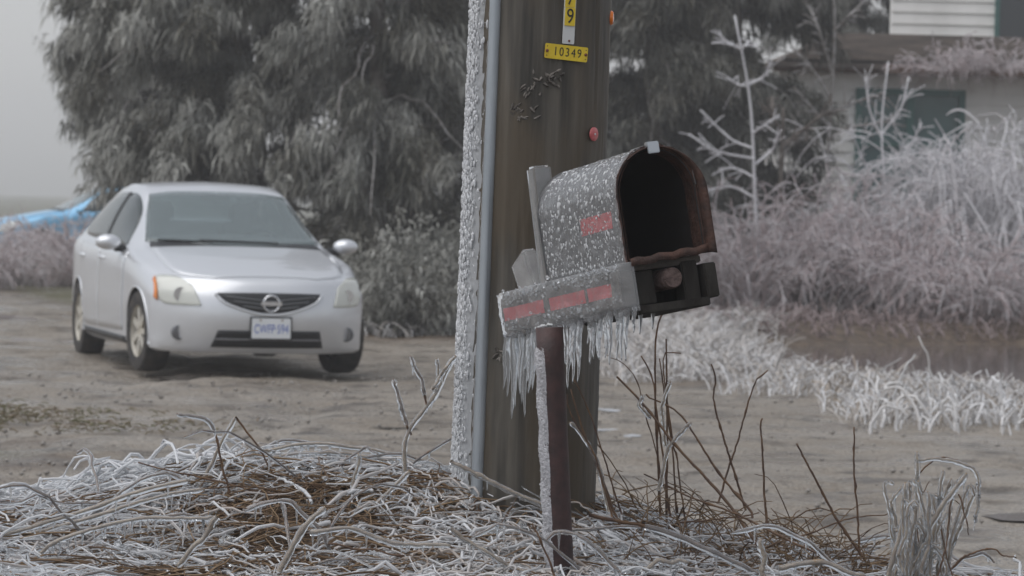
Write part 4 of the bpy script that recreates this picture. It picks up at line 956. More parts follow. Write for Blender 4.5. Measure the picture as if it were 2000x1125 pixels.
def cedar(base, height, lean, Lfun, nl, seed, label, group=None, ice0=0.25, spray=0.21, az=None, low=0.3):
    r2 = np.random.default_rng(seed); base = np.array(base, float)
    root = empty('cedar_tree', base); tag(root, label, 'tree', group)
    ax = np.array([lean[0], lean[1], 1.0])
    tz = np.linspace(-0.2, height, 14); tp = np.outer(tz, ax) + np.stack([0.06 * np.sin(tz * 1.1), 0.05 * np.cos(tz * 0.9), 0 * tz], 1) - np.array([0, 0.05, 0])
    tube('trunk', tp, np.linspace(0.17, 0.03, 14), BARK, root, 10)
    P = []; Rd = []; an = []; dr = []; sz = []; ic = []
    for i in range(nl):
        h_ = low + (height - low) * (i + r2.uniform(0, 1)) / nl; a = r2.uniform(0, 2 * np.pi) if az is None or r2.uniform() < 0.4 else r2.normal(az, 0.8)
        L_ = Lfun(h_) * r2.uniform(0.65, 1.1); n_ = 10; t = np.linspace(0, 1, n_)
        o = np.array([np.interp(h_, tz, tp[:, k]) for k in range(3)])
        out = np.array([math.cos(a), math.sin(a), 0]); rise = r2.uniform(0.05, 0.5); droop = r2.uniform(0.35, 0.75)
        C = o + np.outer(t * L_, out); C[:, 2] += L_ * (rise * t - droop * t ** 2.2)
        C += np.cumsum(r2.normal(0, 0.02, C.shape), 0); P.append(C); Rd.append(np.linspace(0.028, 0.005, n_) * (0.6 + 0.3 * L_))
        for tt in np.linspace(0.2, 1.0, int(8 + 7 * L_)):
            c = np.array([np.interp(tt, t, C[:, k]) for k in range(3)])
            lump = sm(0.05, 0.8, 0.5 + 0.5 * math.sin(c[0] * 4.1 + seed + c[2]) * math.sin(c[2] * 3.7 + c[1] * 2))
            for q in range(3):
                an.append(c + r2.normal(0, 0.07, 3)); d_ = out * 0.5 + np.array([r2.normal(0, 0.5), r2.normal(0, 0.5), -0.75]); dr.append(d_ / np.linalg.norm(d_)); sz.append(spray * r2.uniform(0.6, 1.3)); ic.append(np.clip(ice0 * (-0.15 + 2.4 * lump * lump) + r2.normal(0, 0.13) + 0.10 * tt, 0, 0.9))
    V, Q, _ = strands(np.array(P), np.array(Rd), 5); mesh_np('limbs', V, Q, BARK_ICED, root)
    V, F, I = spray_mesh(np.array(an), np.array(dr), np.array(sz), np.array(ic), seed); mesh_np('crown', V, F, FOL, root, smooth=False, attr={'ice': I})
    # a few bare dead limbs glazed with ice
    P = []; Rd = []
    for i in range(26):
        h_ = r2.uniform(0.4, 3.4); a = r2.uniform(math.pi, 2 * math.pi); L_ = Lfun(h_) * r2.uniform(0.7, 1.05); t = np.linspace(0, 1, 9); o = np.array([np.interp(h_, tz, tp[:, k]) for k in range(3)])
        C = o + np.outer(t * L_, [math.cos(a), math.sin(a), 0]); C[:, 2] += L_ * (r2.uniform(-0.2, 0.5) * t - r2.uniform(0.2, 0.9) * t ** 2); C += np.cumsum(r2.normal(0, 0.03, C.shape), 0); P.append(C); Rd.append(np.linspace(0.03, 0.008, 9))
    V, Q, _ = strands(np.array(P), np.array(Rd), 5); mesh_np('dead_limbs', V, Q, BARK_ICED, root)
    return root
def gp(px, Y): p = at(px, 560, Y); return (p[0], Y, float(H(p[0], Y)))
cedar(gp(520, 42), 6.5, (-0.10, 0), lambda h: np.interp(h, [0.3, 1.2, 2.2, 3.2, 6.5], [1.1, 1.35, 1.9, 2.35, 1.4]), 90, 11, 'leaning dark cedar with drooping iced boughs, directly behind the silver car', None, 0.46, 0.22, math.pi)
cedar(gp(720, 40.5), 7, (0.02, 0), lambda h: np.interp(h, [0.3, 2, 4, 7], [1.3, 1.6, 1.5, 0.7]), 95, 23, 'broad dark cedar between the silver car and the utility pole', None, 0.36)
cedar(gp(930, 43), 7, (0.03, 0), lambda h: np.interp(h, [0.3, 2, 4, 7], [1.2, 1.5, 1.4, 0.7]), 80, 31, 'dark cedar mostly hidden behind the utility pole', None, 0.32)
cedar(gp(1255, 47), 7.5, (0.02, 0), lambda h: np.interp(h, [0.3, 2, 4, 7], [1.1, 1.4, 1.5, 0.8]), 95, 37, 'dark green cedar just beyond the mailbox opening', None, 0.07)
cedar(gp(1440, 49), 7.5, (-0.02, 0), lambda h: np.interp(h, [0.3, 2, 4, 7], [0.9, 1.3, 1.5, 0.8]), 85, 41, 'dark green cedar beside the left end of the white house', None, 0.12, low=0.9)
cedar(gp(1640, 60), 8, (0, 0), lambda h: np.interp(h, [0.3, 2, 4, 8], [1.2, 1.7, 1.9, 1.0]), 80, 47, 'far grey cedar rising behind the roof of the white house', None, 0.2)
cedar(gp(330, 47), 6.0, (-0.06, 0), lambda h: np.interp(h, [0.3, 1.5, 2.3, 3.2, 6], [0.25, 0.4, 1.1, 1.6, 1.0]), 45, 53, 'pale ice-laden cedar against the fog at the far left of the trees', None, 0.75, 0.22, math.pi, low=1.9)

def twig_plant(name, base, nstem, hgt, spread, label, cat, seed, arch=0.3, r=0.012, side=7, tint=(0.0, 0.6), group=None, upright=0.8, sub=2, mat=None):
    r2 = np.random.default_rng(seed); base = np.array(base, float); root = empty(name, base); tag(root, label, cat, group)
    K = 9; t = np.linspace(0, 1, K)
    def grow(o, d, L_, arch_):
        n = len(o); C = o[:, None, :] + d[:, None, :] * (t[None, :, None] * L_[:, None, None]); C[:, :, 2] -= arch_[:, None] * L_[:, None] * t[None] ** 2.3
        return C + np.cumsum(r2.normal(0, 0.012, C.shape) * L_[:, None, None], 1)
    a = r2.uniform(0, 2 * np.pi, nstem); sp = r2.uniform(0, 1, nstem) ** 0.7 * spread
    d = np.stack([np.cos(a) * sp, np.sin(a) * sp, np.full(nstem, upright)], 1); d /= np.linalg.norm(d, axis=1, keepdims=True)
    o = np.stack([np.cos(a), np.sin(a), 0 * a], 1) * (r2.uniform(0, 0.25, nstem) * spread)[:, None]
    L_ = hgt * r2.uniform(0.65, 1.1, nstem); C = grow(o, d, L_, arch * r2.uniform(0.5, 1.5, nstem))
    V, Q, _ = strands(C, np.linspace(r, r * 0.45, K)[None] * np.ones((nstem, 1)) * r2.uniform(0.7, 1.2, (nstem, 1)), 5)
    tn = np.repeat(np.clip(r2.uniform(*tint, nstem), 0, 1), K * 5); mesh_np('stems', V, Q, mat or ICE_FAR, root, attr={'tint': tn})
    i = np.repeat(np.arange(nstem), side); q = r2.integers(2, K - 1, len(i)); o2 = C[i, q]; dd = C[i, np.minimum(q + 1, K - 1)] - C[i, q - 1]; dd /= np.linalg.norm(dd, axis=1, keepdims=True)
    d2 = dd * 0.8 + r2.normal(0, 0.55, dd.shape) + np.array([0, 0, 0.1]); d2 /= np.linalg.norm(d2, axis=1, keepdims=True)
    L2 = hgt * r2.uniform(0.15, 0.42, len(i)); C2 = grow(o2, d2, L2, arch * r2.uniform(0.6, 2.0, len(i)))
    if sub > 1:
        j = np.repeat(np.arange(len(i)), 3); q = r2.integers(2, K - 1, len(j)); o3 = C2[j, q]; d3 = C2[j, q + 1 - (q == K - 1)] - C2[j, q - 1]; d3 = d3 / (np.linalg.norm(d3, axis=1, keepdims=True) + 1e-9) + r2.normal(0, 0.6, o3.shape); d3 /= np.linalg.norm(d3, axis=1, keepdims=True)
        C2 = np.concatenate([C2, grow(o3, d3, hgt * r2.uniform(0.06, 0.18, len(j)), arch * r2.uniform(0.4, 1.5, len(j)))])
    V, Q, _ = strands(C2, np.linspace(r * 0.62, r * 0.35, K)[None] * np.ones((len(C2), 1)), 3)
    mesh_np('twigs', V, Q, mat or ICE_FAR, root, attr={'tint': np.repeat(np.clip(r2.uniform(*tint, len(C2)), 0, 1), K * 3)})
    return root
PINK = (0.15, 0.95)
for k, (px, Y, n, h_, sp, lb) in enumerate([
    (1480, 43.5, 60, 2.1, 0.7, 'pinkish iced bush below the left sapling'), (1570, 45, 70, 2.3, 0.65, 'pinkish iced bush in front of the bare white wall'),
    (1680, 44, 70, 2.1, 0.75, 'pinkish iced bush below the green window'), (1780, 43, 60, 1.8, 0.8, 'low pinkish iced bush left of the weeping bush'),
    (1900, 42.6, 60, 1.6, 0.9, 'low pinkish iced bush under the weeping bush'), (1400, 44.5, 40, 1.3, 0.8, 'small pinkish iced bush beside the mailbox timber')]):
    twig_plant('iced_bush', gp(px, Y), n, h_, sp, lb, 'bush', 60 + k, 0.35, 0.014, 5, PINK, 'pinkish bushes on the far bank of the pond')
twig_plant('weeping_bush', gp(1920, 46), 90, 4.2, 0.55, 'tall weeping iced bush arching over the right end of the pond', 'bush', 71, 0.50, 0.017, 6, (-0.3, 0.3))
twig_plant('weeping_bush', gp(2050, 46), 70, 4.2, 0.6, 'weeping iced bush cut off by the right edge', 'bush', 72, 0.50, 0.017, 6, (-0.3, 0.3))
twig_plant('iced_vine', (at(1850, 100, 51)[0], 51.2, at(1850, 150, 51)[2] + 0.1), 50, 0.75, 1.6, 'tangled iced vine sprawling on the house eave', 'vine', 73, 0.3, 0.010, 6, (0.3, 0.9), upright=0.5)
twig_plant('iced_vine', (at(1960, 100, 51)[0], 51.2, at(1960, 150, 51)[2] + 0.1), 40, 0.7, 1.6, 'iced vine on the eave near the dark upper window', 'vine', 74, 0.3, 0.010, 6, (0.2, 0.8), upright=0.5)
for k, (px, Y, n, h_, lb) in enumerate([(30, 50, 110, 1.3, 'low pinkish iced brush at the left edge below the blue car'), (110, 51, 120, 1.3, 'low pinkish iced brush in front of the blue car'), (190, 49, 80, 1.2, 'low pinkish iced brush touching the silver car roofline'), (-40, 47, 90, 1.1, 'low iced brush beside the track, cut by the left edge')]):
    twig_plant('iced_bush', gp(px, Y), n, h_, 1.2, lb, 'bush', 80 + k, 0.3, 0.010, 6, PINK, 'low brush beyond the drive')
for k, (px, Y, h_, lb) in enumerate([(800, 36.5, 1.0, 'grey iced evergreen shrub at the foot of the cedars beside the pole'), (870, 37.5, 1.1, 'grey iced evergreen shrub touching the utility pole outline'), (735, 38, 0.8, 'small grey iced evergreen shrub beside the car mirror')]):
    b_ = gp(px, Y); r2 = np.random.default_rng(90 + k); rt = empty('evergreen_shrub', b_); tag(rt, lb, 'shrub', 'evergreen shrubs under the cedars')
    n_ = 260; an = r2.normal(0, 1, (n_, 3)) * np.array([0.32, 0.3, 0.25]) * h_ + np.array([0, 0, 0.42 * h_]); dd = an * np.array([1, 1, 0.4]) + r2.normal(0, 0.2, an.shape); dd /= np.linalg.norm(dd, axis=1, keepdims=True)
    V, F, I = spray_mesh(an, dd, np.full(n_, 0.2), np.clip(r2.normal(0.55, 0.2, n_), 0, 0.95), 95 + k); mesh_np('crown', V, F, FOL, rt, smooth=False, attr={'ice': I})
    P = np.stack([np.linspace((0, 0, -0.05), q, 6) for q in an[:24]]); V, Q, _ = strands(P, np.full((24, 6), 0.012), 4); mesh_np('stems', V, Q, BARK_ICED, rt)
# saplings drawn from the picture, branch by branch
def drawn_tree(name, label, cat, Y, trunk, branches, r0, mat, seed, nt=26, thing_parts=('trunk', 'branch')):
    r2 = np.random.default_rng(seed); tp = np.array([at(x, y, Y) for x, y in trunk]); base = tp[0].copy(); root = empty(name, base); tag(root, label, cat)
    tube(thing_parts[0], tp - base, [r0, r0 * 0.55, r0 * 0.35], mat, root, 7, 16)
    lo = []
    for k, b in enumerate(branches):
        bp = np.array([at(x, y, Y + r2.uniform(-0.25, 0.25) * (i > 0)) for i, (x, y) in enumerate(b)]); tube(thing_parts[1], bp - base, [r0 * 0.5, r0 * 0.38], mat, root, 6, 10); lo.append(resample(bp, 12))
    P = []
    for C in lo:
        for q in range(nt // max(1, len(lo)) + 2):
            i = r2.integers(3, 11); d_ = (C[i] - C[i - 1]); d_ = d_ / np.linalg.norm(d_) * 0.7 + r2.normal(0, 0.5, 3); t = np.linspace(0, 1, 5); L_ = r2.uniform(0.08, 0.3); P.append(C[i] + np.outer(t * L_, d_) - np.outer(t ** 2, [0, 0, 0.25 * L_]) - base)
    V, Q, _ = strands(np.array(P), np.full((len(P), 5), r0 * 0.2), 4); mesh_np('twigs', V, Q, mat, root, attr={'tint': np.zeros(len(V))})
drawn_tree('iced_sapling', 'bare ice-coated sapling with upswept branches in front of the dark cedar', 'tree', 44, [(1485, 600), (1475, 400), (1465, 200), (1435, 30)],
    [[(1472, 290), (1425, 270), (1368, 215)], [(1474, 310), (1400, 295), (1345, 262)], [(1470, 260), (1500, 240), (1522, 225)], [(1462, 165), (1490, 150), (1508, 122)], [(1462, 168), (1440, 165), (1422, 152)], [(1445, 95), (1425, 85), (1403, 65)], [(1445, 95), (1455, 90), (1462, 80)], [(1478, 350), (1440, 330), (1405, 330)], [(1480, 390), (1430, 365), (1378, 372)], [(1476, 320), (1510, 290), (1525, 255)]], 0.036, ICE_FAR, 5, 70)
drawn_tree('iced_sapling', 'thin bare sapling standing left of the green window', 'tree', 46, [(1615, 600), (1618, 300), (1630, 80), (1628, -30)],
    [[(1622, 250), (1590, 215), (1550, 170)], [(1625, 220), (1670, 200), (1730, 180)], [(1628, 150), (1600, 60), (1580, 10)], [(1630, 60), (1660, 30), (1700, -10)], [(1620, 300), (1580, 270), (1535, 285)], [(1622, 270), (1660, 250), (1740, 235)], [(1626, 200), (1590, 140), (1545, 90)]], 0.045, BARK_ICED, 6, 110)
drawn_tree('iced_sapling', 'fine-twigged iced sapling crossing the green window', 'tree', 45.5, [(1735, 600), (1730, 400), (1722, 250), (1735, 120)],
    [[(1728, 380), (1690, 320), (1660, 250)], [(1726, 340), (1770, 300), (1800, 240)], [(1724, 270), (1700, 220), (1690, 150)], [(1724, 260), (1760, 210), (1775, 150)], [(1729, 420), (1780, 390), (1830, 330)], [(1729, 430), (1670, 400), (1640, 340)]], 0.030, ICE_FAR, 8, 90)
drawn_tree('dark_sapling', 'dark forked trunk against the white wall', 'tree', 45, [(1520, 600), (1524, 400), (1528, 280), (1530, 210)], [[(1525, 290), (1560, 260), (1620, 215)], [(1527, 260), (1512, 230), (1508, 190)]], 0.06, BARK, 7)
# iced grass of the middle distance
def grass_patch(name, pts, hgt, label, seed, r=0.008, lean=0.6, tint=(0, 0.6), mat=None, K=6, hook=0.9, sides=3):
    r2 = np.random.default_rng(seed); n = len(pts); a = r2.uniform(0, 2 * np.pi, n); t = np.linspace(0, 1, K); L_ = hgt * r2.uniform(0.4, 1.2, n)
    d = np.stack([np.cos(a), np.sin(a)], 1) * r2.uniform(0.1, lean, n)[:, None]
    C = np.zeros((n, K, 3)); C[:, :, :2] = pts[:, None, :] + d[:, None, :] * (L_[:, None] * t[None] ** 1.5)[:, :, None]
    C[:, :, 2] = H(pts[:, 0], pts[:, 1])[:, None] - 0.02 + L_[:, None] * (t[None] - hook * r2.uniform(0.1, 0.75, n)[:, None] * t[None] ** 3)
    C += np.cumsum(r2.normal(0, 0.02, C.shape), 1) * L_[:, None, None]
    V, Q, _ = strands(C, np.linspace(1, 0.6, K)[None] * r * r2.uniform(0.5, 1.3, (n, 1)), sides)
    return tag(mesh_np(name, V, Q, mat or ICE_BANK, None, attr={'tint': np.repeat(np.clip(r2.uniform(*tint, n), 0, 1), K * sides)}), label, 'grass', kind='stuff')
def in_px(box, n, seed):                                    # random ground spots seen inside a pixel box
    r2 = np.random.default_rng(seed); return ground_hits(r2.uniform(box[0], box[2], n), r2.uniform(box[1], box[3], n))
def clumped(box, n, seed, k=14, s=0.18):
    c = in_px(box, n // k, seed); r2 = np.random.default_rng(seed + 1); return np.repeat(c, k, 0) + r2.normal(0, s, (len(c) * k, 2))
grass_patch('bank_grass', clumped((700, 588, 905, 655), 1700, 1), 0.24, 'icy flattened grass between the silver car and the pole', 1, 0.009, 1.2)
grass_patch('bank_grass', np.vstack([clumped((1165, 640, 1480, 745), 2800, 2), clumped((1300, 640, 1460, 700), 900, 20)]), 0.30, 'thick iced grass on the bank left of the pond', 2, 0.009, 1.2)
nb = []
for _ in range(4200):
    t = rng.uniform(); x_, y_ = np.array([2.0, 31.5]) * (1 - t) + np.array([5.2, 24.6]) * t; nb.append((x_ + rng.normal(-0.45, 0.35), y_ + rng.normal(-0.3, 0.35)))
grass_patch('bank_grass', np.vstack([clumped((1470, 735, 1700, 775), 700, 30), clumped((1660, 775, 2030, 835), 1300, 32, 18, 0.12)]), 0.24, 'band of white iced grass between the drive and the pond', 33, 0.0075, 1.0, (-0.4, 0.9))
grass_patch('bank_grass', np.array(nb), 0.19, 'iced grass along the near edge of the pond', 3, 0.008, 1.0)
hk = np.array([ground_hit(rng.uniform(1690, 2010), rng.uniform(800, 850))[:2] for _ in range(60)])
grass_patch('hooked_grass', hk, 0.52, 'iced grass canes bent over into hooks by the pond', 4, 0.013, 0.5, (0, 0.25), K=10, hook=1.25, sides=5)
grass_patch('field_grass', clumped((-60, 500, 150, 530), 900, 5), 0.25, 'yellowish wet grass beside the track at the left', 5, 0.012, 0.8, (0, 1), pmat('yellow_grass', (0.17, 0.15, 0.07), 0.7, attr='tint', acol=(0.09, 0.10, 0.04)))
fb = np.stack([rng.uniform(2.2, 8, 1800), rng.uniform(38.2, 44, 1800)], 1); fb = fb[poly_sd(fb[:, 0], fb[:, 1], POND) > 0.0]
grass_patch('bank_grass', fb, 0.28, 'brown matted grass on the far bank of the pond', 6, 0.012, 1.2, (0.4, 1.0), pmat('brown_grass', (0.16, 0.10, 0.08), 0.8, attr='tint', acol=(0.34, 0.28, 0.28)))
# ================================================================== the verge in front: iced grass, litter, weeds
def strand_field(name, pts, L_, ang, mat, label, seed, r, lift, tint, sides=4, K=7, droop=0.8, base_z=0.0, wob=0.05):
    """lying and arching strands: pts (n,2), lengths, headings"""
    r2 = np.random.default_rng(seed); n = len(pts); t = np.linspace(0, 1, K)
    d = np.stack([np.cos(ang), np.sin(ang)], 1)
    C = np.zeros((n, K, 3)); bend = r2.normal(0, 0.35, n)[:, None] * t[None] ** 2
    C[:, :, 0] = pts[:, 0:1] + L_[:, None] * (d[:, 0:1] * t[None] - d[:, 1:2] * bend); C[:, :, 1] = pts[:, 1:2] + L_[:, None] * (d[:, 1:2] * t[None] + d[:, 0:1] * bend)
    up = r2.uniform(*lift, n)
    C[:, :, 2] = H(C[:, :, 0], C[:, :, 1]) + base_z + r2.uniform(0, 0.07, n)[:, None] * (base_z >= 0) + L_[:, None] * up[:, None] * (t[None] * 1.6 - droop * 1.6 * t[None] ** 2.0)
    C += np.cumsum(r2.normal(0, wob, C.shape), 1) * L_[:, None, None] * 0.5
    rad = r * r2.uniform(0.45, 1.35, (n, 1)) * np.interp(t, [0, 0.6, 1], [1, 0.9, 0.55])[None] * (1 + 0.18 * r2.normal(0, 1, (n, K)))
    V, Q, _ = strands(C, np.abs(rad) + 0.0006, sides)
    o = mesh_np(name, V, Q, mat, None, attr={'tint': np.repeat(np.clip(r2.uniform(*tint, n), 0, 1), K * sides)})
    return tag(o, label, 'grass', kind='stuff'), C
def clumps(n, k, x0, x1, y0, y1, s, seed, dens=None):
    r2 = np.random.default_rng(seed); c = np.stack([r2.uniform(x0, x1, n * 3), r2.uniform(y0, y1, n * 3)], 1)
    if dens is not None: c = c[r2.uniform(0, 1, len(c)) < dens(c[:, 0], c[:, 1])]
    c = c[:n]; a = np.repeat(r2.choice([0.25, 2.9, -0.35, 3.5, 1.2, -1.2], len(c)) + r2.normal(0, 0.5, len(c)), k) + r2.normal(0, 0.45, len(c) * k)
    return np.repeat(c, k, 0) + r2.normal(0, s, (len(c) * k, 2)), a
vis = lambda x, y: (np.abs(x) < 0.158 * y + 0.25)
onv = lambda x, y: np.where(vis(x, y) & (H(x, y) > ROAD_Z + 0.18), 1.0, 0.0)
left = lambda x, y: onv(x, y) * np.where(x < -0.1, 1, 0.45) * (0.35 + 0.65 * (vnoise(x, y, 3.0, 21) > -0.25))
# brown litter under everything
p, a = clumps(1700, 6, -2.1, 2.0, 7.9, 12.2, 0.08, 100, onv)
strand_field('dead_grass', p, rng.uniform(0.10, 0.34, len(p)), a, LITTER, 'brown dead grass matted under the ice on the verge', 101, 0.0020, (0.0, 0.12), (0, 1), 3, 6)
# the ice-coated mass: thin clear strands and fewer thick white ones; bare brown hollows stay open
hollow = lambda x, y: np.exp(-((x + 0.62) / 0.26) ** 2 - ((y - 9.35) / 0.42) ** 2) + np.exp(-((x + 0.95) / 0.3) ** 2 - ((y - 8.75) / 0.2) ** 2) + 0.8 * np.exp(-((x - 0.75) / 0.35) ** 2 - ((y - 9.3) / 0.5) ** 2)
mass = lambda x, y: onv(x, y) * np.where(x < 0.15, 1, 0.8) * (0.25 + 0.75 * (vnoise(x, y, 3.4, 21) > -0.15)) * np.clip(1 - 1.1 * hollow(x, y), 0, 1)
for cl, k, nm, sd, r_, lf, mt, lb in ((1350, 8, 'iced_grass', 102, 0.0026, (0.0, 0.26), ICE_GRASS, 'clear ice-coated grass heaped over the verge'), (460, 6, 'iced_grass', 104, 0.0045, (0.0, 0.22), ICE_GRASS, 'thicker ice-coated blades lying through the heaped verge grass'), (650, 8, 'iced_grass', 106, 0.0027, (0.0, 0.30), ICE, 'glass-clear frozen blades among the verge grass')):
    p, a = clumps(cl, k, -2.1, 1.9, 8.0, 12.0, 0.06, sd, mass)
    strand_field(nm, p, rng.uniform(0.05, 0.27, len(p)), a, mt, lb, sd + 1, r_, lf, (-0.6, 0.5), 5, 8, 0.85, 0.0, 0.075)
p, a = clumps(560, 9, -2.1, -0.8, 9.9, 12.4, 0.08, 112, lambda x, y: vis(x, y) * 1.0)
strand_field('iced_grass', p, rng.uniform(0.06, 0.20, len(p)), a, ICE_GRASS, 'pale iced grass along the far left edge of the verge', 113, 0.0046, (0.2, 1.0), (-1.2, 0.1), 5, 7, 0.8, 0.0, 0.08)
p, a = clumps(260, 9, -0.35, 0.75, 8.3, 9.6, 0.06, 114, lambda x, y: vis(x, y) * 1.0)
strand_field('iced_grass', p, rng.uniform(0.05, 0.15, len(p)), a, ICE_GRASS, 'curled iced grass round the foot of the pole and post', 115, 0.0034, (0.1, 0.6), (-0.3, 0.7), 5, 8, 0.95, 0.0, 0.12)
# stout ice-cased stems tangled through the mat: stem inside, ice outside
r3 = np.random.default_rng(160); n = 260
p, a = clumps(130, 2, -2.0, 1.7, 8.3, 11.2, 0.10, 161, mass); n = len(p); K = 10; t = np.linspace(0, 1, K)
L_ = r3.uniform(0.10, 0.48, n); a = np.where(r3.uniform(0, 1, n) < 0.6, r3.choice([0.1, 3.2], n) + r3.normal(0, 0.35, n), a); up = np.where(r3.uniform(0, 1, n) < 0.3, r3.uniform(0.5, 1.4, n), r3.uniform(0.1, 0.4, n))
C = np.zeros((n, K, 3)); C[:, :, 0] = p[:, :1] + np.cos(a)[:, None] * L_[:, None] * t; C[:, :, 1] = p[:, 1:] + np.sin(a)[:, None] * L_[:, None] * t
C[:, :, 2] = H(p[:, 0], p[:, 1])[:, None] + 0.02 + L_[:, None] * up[:, None] * (t - 0.62 * t ** 2.4); C += np.cumsum(r3.normal(0, 0.006, C.shape), 1)
V, Q, _ = strands(C, np.linspace(0.0034, 0.0018, K)[None] * r3.uniform(0.7, 1.3, (n, 1)), 5); tag(mesh_np('broken_stems', V, Q, STEM), 'dark broken stems sealed inside the ice on the verge', 'stems', kind='stuff')
C2 = np.stack([resample(c, 24) for c in C]); rr = 0.0056 * r3.uniform(0.6, 1.25, (n, 1)) * (1 + 0.14 * r3.normal(0, 1, (n, 24))); rr[:, -1] *= 0.4; rr[:, 0] *= 0.4
V, Q, _ = strands(C2 - np.array([0, 0, 0.0015]), rr, 8); tag(mesh_np('ice_sleeves', V, Q, ICE), 'clear ice sleeves round the broken stems on the verge', 'ice', kind='stuff')
ii_ = r3.integers(0, n, 900); jj_ = r3.integers(4, 22, 900); ln = r3.uniform(0.01, 0.05, 900); t7 = np.linspace(0, 1, 6)
C3 = C2[ii_, jj_][:, None, :] - np.array([0, 0, 1.0]) * (ln[:, None] * t7)[:, :, None]
V, Q, _ = strands(C3, 0.0040 * (1 - t7)[None] ** 0.7 * np.ones((900, 1)) + 0.0006, 5); tag(mesh_np('small_icicles', V, Q, ICE), 'tiny icicles fringing the stems on the verge', 'icicles', kind='stuff')
# lumps of clear ice caught on the blades
bs = bmesh.new(); bmesh.ops.create_icosphere(bs, subdivisions=2, radius=1.0); SV = np.array([v.co[:] for v in bs.verts]); SF = np.array([[v.index for v in f.verts] for f in bs.faces]); bs.free()
p, a = clumps(420, 7, -2.1, 1.9, 8.0, 11.6, 0.05, 170, mass); nl_ = len(p); sz = 0.003 + 0.010 * r3.uniform(0, 1, nl_) ** 2.5
c_ = np.column_stack([p, H(p[:, 0], p[:, 1]) + r3.uniform(0.02, 0.09, nl_)]); wob = 1 + 0.25 * r3.normal(0, 1, (nl_, len(SV), 1))
V = c_[:, None, :] + SV[None] * wob * sz[:, None, None] * r3.uniform(0.6, 2.2, (nl_, 1, 3))
tag(mesh_np('ice_lumps', V.reshape(-1, 3), (SF[None] + len(SV) * np.arange(nl_)[:, None, None]).reshape(-1, 3), ICE), 'lumps of clear ice caught in the verge grass', 'ice', kind='stuff')
# little icicle fringes hanging from the arched stems are added with the stems below
def stem_thing(name, label, cat, stems, ice=True, group=None, fringe=0, seed=0):
    """stems: list of (pixel polyline, depth or depths, stem radius, iced?)"""
    r2 = np.random.default_rng(seed + 500)
    first = stems[0]; Y0 = np.atleast_1d(first[1])[0]; base = at(*first[0][0], Y0); root = empty(name, base); tag(root, label, cat, group)
    for poly, Y, r, iced in stems:
        Ys = np.interp(np.linspace(0, 1, len(poly)), np.linspace(0, 1, len(np.atleast_1d(Y))), np.atleast_1d(Y))
        P = np.array([at(x, y, yy) for (x, y), yy in zip(poly, Ys)]) - base; n = max(10, 6 * len(poly)); C = resample(P, n)
        C[1:-1] += 0.004 * np.sin(np.linspace(0, r2.uniform(6, 12), n - 2) + r2.uniform(0, 6))[:, None] * r2.normal(0, 0.6, 3) + r2.normal(0, 0.0007, (n - 2, 3))
        rr = np.linspace(1, 0.6, n) * r * (1 + 0.06 * r2.normal(0, 1, n)); 
        for q in r2.integers(2, n - 2, 2): rr[q] *= 1.5
        o = tube('stem', C, rr, STRAW if iced is True else STEM, root, 6)
        if iced:
            m = n * 2; C2 = resample(C, m); i0 = 0 if iced is True else int(m * iced)
            ri = (r + 0.0034) * (1 + 0.20 * r2.normal(0, 1, m)); ri = np.maximum(ri, r * 1.25); ri = np.convolve(np.pad(ri, 1, 'edge'), [0.25, 0.5, 0.25], 'valid'); ri[-1] *= 0.5
            C2 = C2 - np.array([0, 0, 0.0018])
            tube('ice_coat', C2[i0:], ri[i0:], ICE, o, 8)
            if fringe:
                for q in range(fringe):
                    j = r2.integers(i0 + 1, m - 1); ln = r2.uniform(0.012, 0.045); t_ = np.linspace(0, 1, 7)
                    tube('icicle', C2[j] + np.outer(t_, [r2.normal(0, 0.003), 0, -ln]), 0.0036 * (1 - t_) ** 0.7 + 0.0006, ICE, o, 6)
    return root
B = 9.75
stem_thing('weed_clump', 'tall clump of brown dead weed stalks just right of the mailbox post', 'weed', [
    ([(1290, 1015), (1280, 760), (1283, 650), (1302, 605), (1345, 598)], B, 0.0042, False), ([(1302, 1020), (1303, 800), (1301, 662)], B + 0.05, 0.004, False),
    ([(1310, 1010), (1285, 820), (1275, 740), (1252, 695)], B - 0.1, 0.0035, False), ([(1325, 1040), (1315, 900), (1303, 800), (1288, 700)], B + 0.1, 0.0035, False),
    ([(1481, 1066), (1418, 977), (1316, 866), (1255, 788), (1205, 736)], [B - 0.3, B], 0.0048, False), ([(1470, 1012), (1432, 953), (1360, 861), (1316, 798), (1262, 770)], [B - 0.2, B], 0.004, False),
    ([(1621, 1089), (1539, 1055), (1428, 1001), (1345, 968), (1258, 926)], [B - 0.6, B], 0.0035, False), ([(1321, 1021), (1433, 1011), (1483, 1001)], B - 0.2, 0.003, False),
    ([(1345, 1050), (1322, 900), (1312, 860), (1296, 700), (1330, 690)], B, 0.003, False), ([(1300, 960), (1240, 740), (1180, 690)], B + 0.2, 0.0022, False),
    ([(1287, 958), (1299, 900), (1314, 861), (1350, 825)], B - 0.15, 0.003, True), ([(1300, 870), (1296, 830), (1294, 790), (1310, 745)], B - 0.1, 0.0025, True), ([(1268, 815), (1250, 790), (1254, 770)], B - 0.1, 0.0022, True)], seed=1)
stem_thing('weed_clump', 'brown weed stalks leaning against the foot of the pole behind the post', 'weed', [
    ([(1205, 1010), (1150, 870), (1115, 760)], 9.5, 0.004, False), ([(1195, 1010), (1165, 900), (1112, 800), (1108, 770)], 9.45, 0.0035, False), ([(1190, 1000), (1165, 900), (1130, 840), (1112, 825)], 9.5, 0.0035, True), ([(1215, 1005), (1175, 880), (1150, 800), (1120, 740)], 9.55, 0.003, False)], seed=2)
